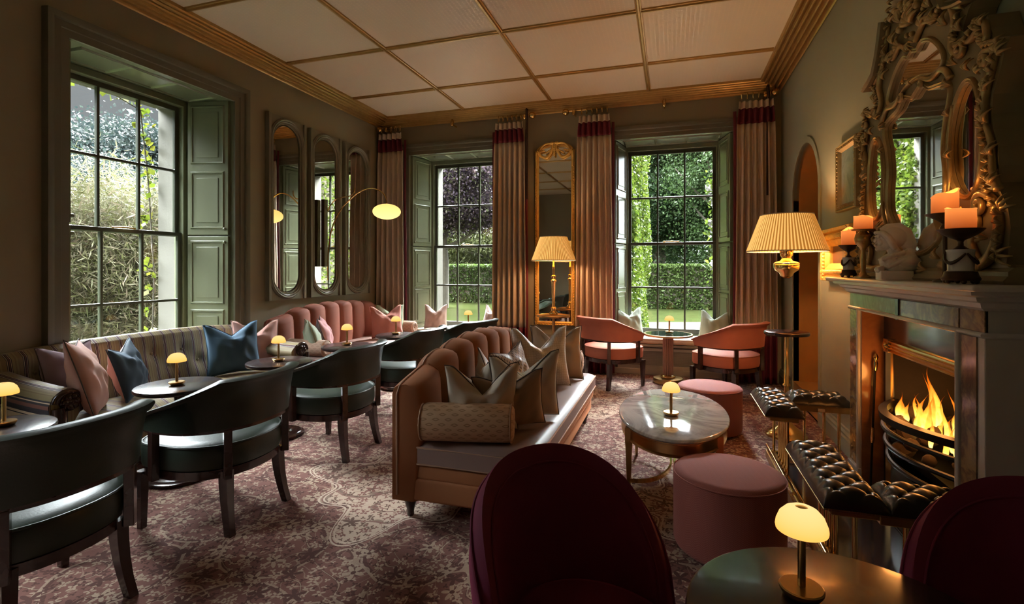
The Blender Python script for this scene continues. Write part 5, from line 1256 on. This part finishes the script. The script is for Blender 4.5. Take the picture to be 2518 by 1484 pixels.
for i in range(30):
    an = rg.uniform(0, 2*pi); r_ = rg.uniform(0, .16); m.ball((xo-.02, r_*math.cos(an)*1.3, 1.34+r_*math.sin(an)), rg.uniform(.010, .022), (1, 1, 1), 5)
m.build('carved_scrollwork', mt['gilt_old'], fr_, auto=0)
m = MB().loft([[(x, a, b) for x, b in ((0, 0), (xo-.03, 0), (xo-.035, .012), (xo-.02, .03), (xo-.02, .045), (xo, .06), (0, .06))] for a in (-.76, .76)], True, True).build('base_moulding', mt['paintfr'], fr_, auto=25)
for s in (1, -1):
    for P in ([(.53, 1.135), (.46, 1.11), (.41, 1.05)], ):
        pass
    MB().sweep([(xo-.0, s*a, b) for a, b in ([(.54, 1.125), (.47, 1.14), (.40, 1.165), (.35, 1.24), (.315, 1.32), (.29, 1.40)] if s > 0 else [(.29, 1.40), (.315, 1.32), (.35, 1.24), (.40, 1.165), (.47, 1.14), (.54, 1.125)])], [(-.03, 0), (-.03, .03), (-.018, .045), (-.012, .03), (0, .055), (.008, .04), (.018, .06), (.026, .05), (.026, 0)], (-1, 0, 0)).build('pediment_moulding', mt['paintfr'], fr_, auto=30)

# ================================================================== pictures on the right wall
def picture(name, lb, y0, y1, z0, z1, fw, dep, canvas, fmat, mat_w=0):
    t = thing(name, lb, 'picture', (XR-.002, (y0+y1)/2, z0)); hw = (y1-y0)/2; hh_ = z1-z0
    P = [(0, hw, 0), (0, -hw, 0), (0, -hw, hh_), (0, hw, hh_)]
    k = fw
    f_ = MB().sweep(P, [(0, 0), (0, dep*.8), (-.006, dep), (-.2*k, dep*.98), (-.3*k, dep*.7), (-.5*k, dep*.62), (-.68*k, dep*.85), (-.78*k, dep*.7), (-k+.006, dep*.5), (-k, dep*.3), (-k, 0)], (-1, 0, 0), True).build('frame', fmat, t, auto=25)
    m = MB(); n = int(hh_/.03); 
    for i in range(n+1):
        for s in (1, -1): m.ball((-dep*.86, s*(hw-.5*k), .02+i*(hh_-.04)/n), .20*k, (.6, .8, .5), 5)
    n2 = int(2*hw/.03)
    for i in range(n2+1):
        for z in (.5*k, hh_-.5*k): m.ball((-dep*.86, -hw+.02+i*(2*hw-.04)/n2, z), .20*k, (.6, .5, .8), 5)
    m.build('carved_border', fmat, f_, auto=0, kind='stuff')
    MB().box((-.012, -hw+k-.004, k-.004), (-.006, hw-k+.004, hh_-k+.004)).build('canvas', canvas, t, False)
picture('framed_painting', 'small misty landscape painting in an aged gilt frame on the sage wall', 3.98, 4.41, 1.77, 2.27, .055, .04, mt['landscape'], mt['gilt_old'])
picture('framed_painting', 'dark painting in a wide bright gilt frame low at the mantel end', 3.99, 4.70, 1.25, 1.66, .14, .07, mt['darkcanvas'], mt['gilt'])

# ================================================================== mantel ornaments
ZM = 1.292
t = thing('marble_bust', 'white marble bust of a woman in a headscarf on the mantel', 'bust', (1.055, 2.94, ZM), math.radians(84))
m = MB()
m.tube([(0, .0, .04), (0, -.005, .07), (0, -.012, .10)], [.035, .055, .05], 16)
m.ball((0, -.045, .085), .05, (1.15, 1.35, .80), 14, rot=(.25, 0, 0)); m.ball((0, .022, .088), .046, (1.1, .95, .85), 12)
m.ball((-.040, -.045, .090), .034, (1, 1.5, .8), 10); m.ball((.040, -.045, .090), .034, (1, 1.5, .8), 10)
m.tube([(0, -.012, .105), (0, .004, .135), (0, .016, .165)], [.036, .027, .024], 14)
m.ball((0, .036, .200), .044, (.86, .92, 1.22), 16, rot=(.30, 0, 0))     # head, chin dropped
m.ball((0, .058, .168), .026, (.85, .85, .95), 12)
m.tube([(0, .074, .212), (0, .086, .191), (0, .082, .186)], [.006, .0065, .005], 12)
m.ball((0, .083, .174), .009, (1.3, .8, .55), 8); m.ball((0, .080, .167), .0085, (1.2, .8, .5), 8); m.ball((0, .072, .153), .012, n=8)
for s in (-1, 1):
    m.ball((s*.016, .073, .206), .008, (1.2, .7, .6), 6); m.ball((s*.020, .066, .186), .015, (1, .8, 1.1), 8); m.tube([(s*.006, .082, .216), (s*.026, .070, .216)], .0055, 6)
    m.tube([(s*.010, .082, .236), (s*.030, .060, .232), (s*.042, .040, .208), (s*.044, .024, .180), (s*.038, .010, .150)], [.008, .015, .016, .018, .014], 10)
m.ball((0, .006, .212), .052, (1.0, 1.10, .98), 18, rot=(.25, 0, 0))
m.tube([(0, .060, .246), (0, .03, .262), (0, -.01, .260), (0, -.036, .235), (0, -.044, .200), (0, -.058, .165), (0, -.060, .138)], [.012, .018, .024, .030, .034, .032, .016], 14)
m.tube([(.0, -.04, .15), (0, -.06, .125), (0, -.075, .10)], [.03, .032, .03], 12)
for s in (-1, 1):
    m.tube([(s*.03, .060, .095), (s*.040, .02, .122), (s*.034, -.03, .135)], .011, 8); m.tube([(s*.05, -.07, .115), (s*.062, -.02, .100), (s*.045, .045, .062)], .010, 8)
m.tube([(-.03, .062, .055), (.0, .072, .050), (.03, .062, .055)], .016, 8)
o = m.build('bust_figure', mt['alab'], t, auto=0); rm = o.modifiers.new('remesh', 'REMESH'); rm.mode = 'VOXEL'; rm.voxel_size = .0022; rm.use_smooth_shade = True; sm = o.modifiers.new('smooth', 'SMOOTH'); sm.iterations = 9; sm.factor = .5
MB().rbox((-.055, -.060, 0), (.055, .070, .045), .004).build('plinth', mt['alab'], t)
def candle_mesh(r, h, sd, slope=0):
    rg = random.Random(sd); ph = [rg.uniform(0, 6) for _ in range(3)]; n = 40; R_ = []
    top = lambda a_: h*(1+.10*math.sin(a_+ph[0])+.07*math.sin(2*a_+ph[1])+.04*math.sin(3*a_+ph[2]))+slope*math.cos(a_)
    for rr, f in ((r*.97, 0), (r, .05), (r, .5), (r*.99, .92), (r*1.03, .98), (r*.97, 1.0), (r*.88, .97), (r*.80, .80), (r*.5, .72), (r*.05, .72)):
        R_.append([(rr*math.cos(2*pi*i/n), rr*math.sin(2*pi*i/n), top(2*pi*i/n)*f) for i in range(n)])
    return MB().loft(R_, True, True)
def candle(lb, loc, r, h, sd, slope=0, pw=.7):
    t = thing('pillar_candle', lb, 'candle', loc, 0, 'glowing pillar candles on the mantel'); candle_mesh(r, h, sd, slope).build('wax', mt['candle'], t, auto=0)
    MB().tube([(0, 0, h*.6), (.002, 0, h*.82)], .0015, 6).build('wick', mt['black'], t)
    fl_ = MB().lathe([(0, 0), (.004, .004), (.0055, .010), (.003, .020), (0, .028)], (0, 0, h*.80), 12).build('flame', mt['flame'], t)
    b = bulb((0, 0, h+.02), pw, .012, (1, .45, .12), 'candle_light'); b.parent = t; return t
candle('glowing candle on the small marble urn at the far left of the mantel', (1.07, 3.68, ZM+.204), .040, .10, 1, pw=.05)
candle('glowing candle on the brass ball holder left of the bust', (1.075, 3.44, ZM+.288), .048, .075, 2, pw=.05)
candle('large glowing candle on the marble urn at the right of the mantel', (1.025, 2.285, ZM+.206), .045, .072, 3, -.012, pw=.07)
candle('highest glowing candle on a thin dish behind the marble urn at the right', (1.075, 2.515, ZM+.283), .045, .085, 4, .006, pw=.07)
def tazza(lb, loc, k):
    t = thing('candle_urn', lb, 'candle holder', loc, 0, 'marble and bronze candle urns')
    MB().lathe([(0, .012), (.055*k, .012), (.058*k, .02), (.052*k, .03), (.048*k, .045), (.040*k, .048), (0, .048)], n=40).build('bronze_base', mt['bronze'], t, auto=50)
    for i in range(6):
        a_ = i*pi/3+.3; MB().ball((.046*k*math.cos(a_), .046*k*math.sin(a_), .009), .009, n=6).build('foot', mt['bronze'], t)
    d_ = MB().lathe([(0, .046), (.040*k, .046), (.040*k, .05), (.0385*k, .052), (.0405*k, .118), (.043*k, .122), (.043*k, .127), (0, .127)], n=40).build('marble_drum', mt['marblew'], t, auto=50)
    m = MB()
    for j in range(3):
        a0 = j*2*pi/3+2.6; m.tube([(.046*k*math.cos(a0+u*2.0), .046*k*math.sin(a0+u*2.0), .112-.035*math.sin(pi*u)) for u in [i/14 for i in range(15)]], [.003+.004*math.sin(pi*i/14) for i in range(15)], 6)
    m.build('garland', mt['bronze'], d_)
    MB().lathe([(0, .126), (.026*k, .127), (.018*k, .134), (.009*k, .142), (.008*k, .155), (.012*k, .162), (.03*k, .170), (.052*k, .184), (.066*k, .197), (.070*k, .203), (.066*k, .204), (.045*k, .200), (0, .200)], n=48).build('bronze_dish', mt['bronze'], t, auto=50)
    return t
tazza('marble and bronze candle urn at the right of the mantel', (1.025, 2.285, ZM), 1.0)
tz = tazza('smaller marble and bronze candle urn at the far left of the mantel', (1.07, 3.68, ZM), .80)
t = thing('candle_stand', 'brass candle holder with round ball body left of the bust', 'candle holder', (1.075, 3.44, ZM))
MB().lathe([(0, 0), (.045, 0), (.045, .01), (.02, .02), (.012, .04), (.016, .10), (.010, .16), (.02, .18), (.04, .205), (.046, .232), (.038, .258), (.02, .27), (.02, .276), (.058, .280), (.060, .286), (0, .286)], n=44).build('body', mt['brassd'], t, auto=60)
t = thing('candle_stand', 'slim holder with wide shallow dish behind the right marble urn', 'candle holder', (1.075, 2.515, ZM))
MB().lathe([(0, 0), (.04, 0), (.04, .008), (.012, .018), (.008, .05), (.008, .19), (.018, .205), (.018, .225), (.008, .24), (.03, .258), (.062, .276), (.066, .282), (0, .281)], n=44).build('body', mt['bronze'], t, auto=60)
# ================================================================== outside
rng = np.random.default_rng(3)
def leafmesh(name, P, size, mat, parent=None, aspect=1.6, flat=.0, down=False, outward=None, jit=.35):
    n = len(P); P = np.asarray(P, float)
    d = rng.normal(size=(n, 3)); d /= np.linalg.norm(d, axis=1)[:, None]
    if outward is not None: d = d*.8+outward; d /= np.linalg.norm(d, axis=1)[:, None]
    a = rng.normal(size=(n, 3))
    if down: a = a*.35+np.array([0, 0, -1.])
    u = a-d*np.sum(a*d, 1)[:, None]; u /= np.linalg.norm(u, axis=1)[:, None]; v = np.cross(d, u)
    s = size*(1+jit*(rng.random(n)-.5)*2)[:, None]
    w = s/aspect/2; l = s/2
    V = np.stack([P-u*l, P+v*w-u*l*.1, P+u*l+d*s*.08, P-v*w-u*l*.1], 1).reshape(-1, 3)
    me = bpy.data.meshes.new(name); me.vertices.add(4*n); me.vertices.foreach_set('co', V.astype(np.float32).ravel())
    me.loops.add(4*n); me.loops.foreach_set('vertex_index', np.arange(4*n, dtype=np.int32))
    me.polygons.add(n); me.polygons.foreach_set('loop_start', np.arange(0, 4*n, 4, dtype=np.int32)); me.polygons.foreach_set('loop_total', np.full(n, 4, np.int32))
    me.update(); me.validate(); me.materials.append(mat)
    o = bpy.data.objects.new(name, me); COL.objects.link(o)
    if parent is not None: o.parent = parent
    return o
def boxpts(n, a, b, shell=.12):
    a = np.array(a); b = np.array(b); P = a+(b-a)*rng.random((n, 3)); ax = rng.integers(0, 3, n); sd = rng.random(n) < .5
    for i in range(3):
        k = ax == i; off = rng.random(k.sum())*shell
        P[k, i] = np.where(sd[k], a[i]+off, b[i]-off)
    P[:, 2] = np.maximum(P[:, 2], a[2]); return P
def blob(n, c, r, k=40, cl=.22):
    c = np.array(c); r = np.array(r); q = rng.normal(size=(k, 3)); q /= np.linalg.norm(q, axis=1)[:, None]; q *= (.55+.45*rng.random(k))[:, None]
    g = rng.integers(0, k, n); p = q[g]+rng.normal(size=(n, 3))*cl*np.array([1, 1, .6]); return c+p*r
g = MB().box((-60, YB+.725, GZ-.3), (60, 80, GZ)).box((-60, -20, GZ-.3), (XL-.91, YB+.725, GZ)).build('garden_lawn', mt['lawn'], None, False); tag(g, 'mown green lawn outside the windows', 'lawn', kind='stuff')
g = MB().plate([[(-6, 7.4), (14, 7.4), (14, 14.5), (6, 15.6), (1.2, 15.5), (-1.0, 14.8), (-6, 13.5)]], ident, GZ, GZ+.012).build('gravel_path', mt['gravel'], None, False); tag(g, 'pale gravel drive outside the right-hand back window', 'gravel path', kind='stuff')
def hedge(x0, x1, y0, y1, z1, lab, n):
    t = thing('clipped_hedge', lab, 'hedge', ((x0+x1)/2, (y0+y1)/2, GZ), 0, 'clipped hedges on the lawn'); hx = (x1-x0)/2; hy = (y1-y0)/2
    MB().box((-hx+.12, -hy+.12, 0), (hx-.12, hy-.12, z1-GZ-.12)).build('branches', mt['bark'], t, False)
    leafmesh('foliage', boxpts(n, (-hx, -hy, .02), (hx, hy, z1-GZ), .14), .10, LF['hedge'], t, 1.5)
hedge(-1.4, 1.65, 20.0, 21.6, 1.50, 'square clipped hedge seen through the right-hand back window', 26000)
hedge(-13.0, -6.6, 21.0, 22.6, 1.52, 'long clipped hedge seen through the left-hand back window under the purple tree', 36000)
def tree(name, lab, x, y, c, r, n, size, mat, tr=.25, h=None, grp='garden trees', k=60, cl=.2, asp=1.5, down=False):
    t = thing(name, lab, 'tree', (x, y, GZ), 0, grp)
    P = [(0, 0, 0), (.05, .02, (c[2]-GZ)*.35), (-.05, .05, (c[2]-GZ)*.7), (0, 0, c[2]-GZ)]
    MB().tube(P, [tr*1.2, tr, tr*.8, tr*.4], 12).build('trunk', mt['bark'], t)
    m = MB()
    for i in range(9):
        a = i*2.4; z = (c[2]-GZ)*(.45+.05*i); m.tube([(0, 0, z), (math.cos(a)*r[0]*.35, math.sin(a)*r[1]*.35, z+r[2]*.2), (math.cos(a)*r[0]*.7, math.sin(a)*r[1]*.7, z+r[2]*.5)], [tr*.4, tr*.25, tr*.1], 6)
    m.build('branch', mt['bark'], t)
    leafmesh('crown', blob(n, (c[0]-x, c[1]-y, c[2]-GZ), r, k, cl), size, mat, t, asp, down=down)
tree('copper_beech', 'purple leaved tree filling the top of the left-hand back window', -8.6, 18, (-8.0, 18, 4.8), (2.7, 2.2, 2.1), 80000, .10, LF['copper'])
tree('willow_tree', 'pale yellow green weeping tree behind the left hedge', -11.0, 30, (-11.5, 30, 3.2), (6.5, 3, 3.0), 60000, .24, LF['willow'], down=True, asp=4)
tree('garden_tree', 'bright green tree standing behind the purple leaved tree', -16.0, 36, (-15, 36, 7.5), (9, 4, 6), 60000, .22, LF['tree'], .4)
tree('garden_tree', 'large dark green tree filling the middle of the right-hand back window', -.6, 27, (.2, 27, 6.2), (4.4, 3, 3.9), 110000, .14, LF['dark'], .3)
tree('garden_tree', 'green tree whose trunk rises right of the hedge in the right-hand back window', 1.95, 23.0, (2.6, 23.5, 6.0), (2.6, 2.2, 3.6), 60000, .12, LF['tree'], .22)
tree('garden_tree', 'broad tree closing the view behind the right hedge', -3.5, 42, (-2, 42, 6), (13, 4, 5.5), 60000, .32, LF['tree'], .5)
tree('distant_tree', 'dark blue green trees on the skyline of the left window, nearer mass', -24, 13, (-26, 14.5, 3.2), (4, 6.5, 3.7), 110000, .14, LF['far'], .35)
tree('distant_tree', 'grey green round tree rising on the skyline at the left edge of the left window', -36, 26, (-36, 25, 6.5), (5, 7, 5.3), 70000, .22, LF['far'], .4)
tree('distant_tree', 'dark trees beyond the bamboo at the right of the left window', -24, 24, (-24, 26, 4.6), (5, 6, 4.2), 36000, .3, LF['dark'], .4)
# bamboo clump
t = thing('bamboo_clump', 'tall feathery bamboo clump outside the left window', 'bamboo', (-11.6, 8.3, GZ), 0)
n = 38000; a = rng.random(n)*2*pi; rr = np.sqrt(rng.random(n)); zz = rng.random(n)**.85
top = 3.15+.45*np.sin(a*5)+.3*rng.normal(size=n)
wid = np.array([1.35, 1.95])*(1.05-.35*np.abs(zz[:, None]-.45))
P = np.stack([np.cos(a)*rr*wid[:, 0], np.sin(a)*rr*wid[:, 1], zz*top], 1)
leafmesh('foliage', P, .22, LF['bamboo'], t, 9.5)
m = MB()
for i in range(60):
    q = i*2.4; r0 = .9*math.sqrt(i/60); m.tube([(math.cos(q)*r0, math.sin(q)*r0*1.3, 0), (math.cos(q)*r0*1.2, math.sin(q)*r0*1.6, 1.4), (math.cos(q)*r0*1.6, math.sin(q)*r0*2.1, 3.0+.3*math.sin(i))], [.015, .012, .004], 5)
m.build('cane', mt['bamcane'] if 'bamcane' in mt else mt['bark'], t)
# ivy covered wing wall beside the right window
t = thing('ivy_wing_wall', 'masonry wing wall covered in bright ivy at the left of the right-hand back window', 'ivy', (-.95, 10.0, GZ+.014), 0)
MB().box((-.35, -2.5, 0), (.26, 2.6, 5.6)).build('wall', mt['bark'], t, False)
def face(n, x0, x1, y0, y1): return np.stack([x0+(x1-x0)*rng.random(n), y0+(y1-y0)*rng.random(n), .06+5.6*rng.random(n)], 1)
P = np.concatenate([face(20000, -.5, -.36, -2.55, 2.75), face(85000, .24, .42, -2.55, 2.75), face(14000, -.4, .42, -2.72, -2.48), face(7000, -.4, .42, 2.58, 2.85)])
P[:, 0] += .08*np.sin(P[:, 2]*2.3+P[:, 1]*1.3)*(P[:, 0] > .2)
leafmesh('ivy_foliage', P, .062, LF['ivy'], t, 1.3)
# climbing rose right of the right window
t = thing('climbing_rose', 'white flowering climber at the right edge of the right-hand back window', 'rose', (.80, 8.0, GZ), 0)
m = MB().tube([(0, 0, 0), (-.05, .02, 1.2), (.02, 0, 2.2), (-.12, 0, 3.3)], .015, 6).tube([(.0, 0, 1.9), (-.18, 0, 2.3), (-.25, 0, 2.25)], .008, 5); m.build('stem', mt['bark'], t)
cs = [(-.24, 0, 2.74), (-.20, .03, 2.55), (-.16, .05, 2.48), (-.24, 0, 2.22), (-.19, 0, 2.08), (-.20, .1, 1.58), (-.15, .05, 2.85)]
P = np.concatenate([np.array(c)+rng.normal(size=(34, 3))*.028 for c in cs]); leafmesh('blossom', P, .045, LF['blossom'], t, 1.1)
P = np.concatenate([np.array(c)+rng.normal(size=(30, 3))*np.array([.05, .05, .11]) for c in cs]); leafmesh('leaves', P, .085, LF['ivy'], t, 2.)
# vine on the left window jamb
t = thing('wall_vine', 'yellow green vine growing round the stone jamb of the left window', 'vine', (XL-.84, 3.72, GZ), 0)
m = MB().tube([(0, 0, .2), (.01, .03, 1.5), (0, -.02, 2.4), (.0, -.10, 3.1), (0, -.5, 3.22)], .007, 6); m.build('stem', mt['bark'], t)
P = []
for z in (.95, 1.1, 1.35, 1.5, 1.62, 2.0, 2.1, 2.3, 2.42, 2.55, 2.65, 2.78, 2.9, 3.0, 3.08):
    for i in range(6): P.append((random.uniform(-.03, .05), random.uniform(-.10, .02)-(.12 if z > 2.8 else 0)*random.random(), z+random.uniform(-.06, .06)))
for i in range(34): P.append((random.uniform(-.03, .03), -.1-i*.033, 3.17+random.uniform(-.03, .03)))
leafmesh('leaves', P, .065, LF['vine'], t, 1.15)
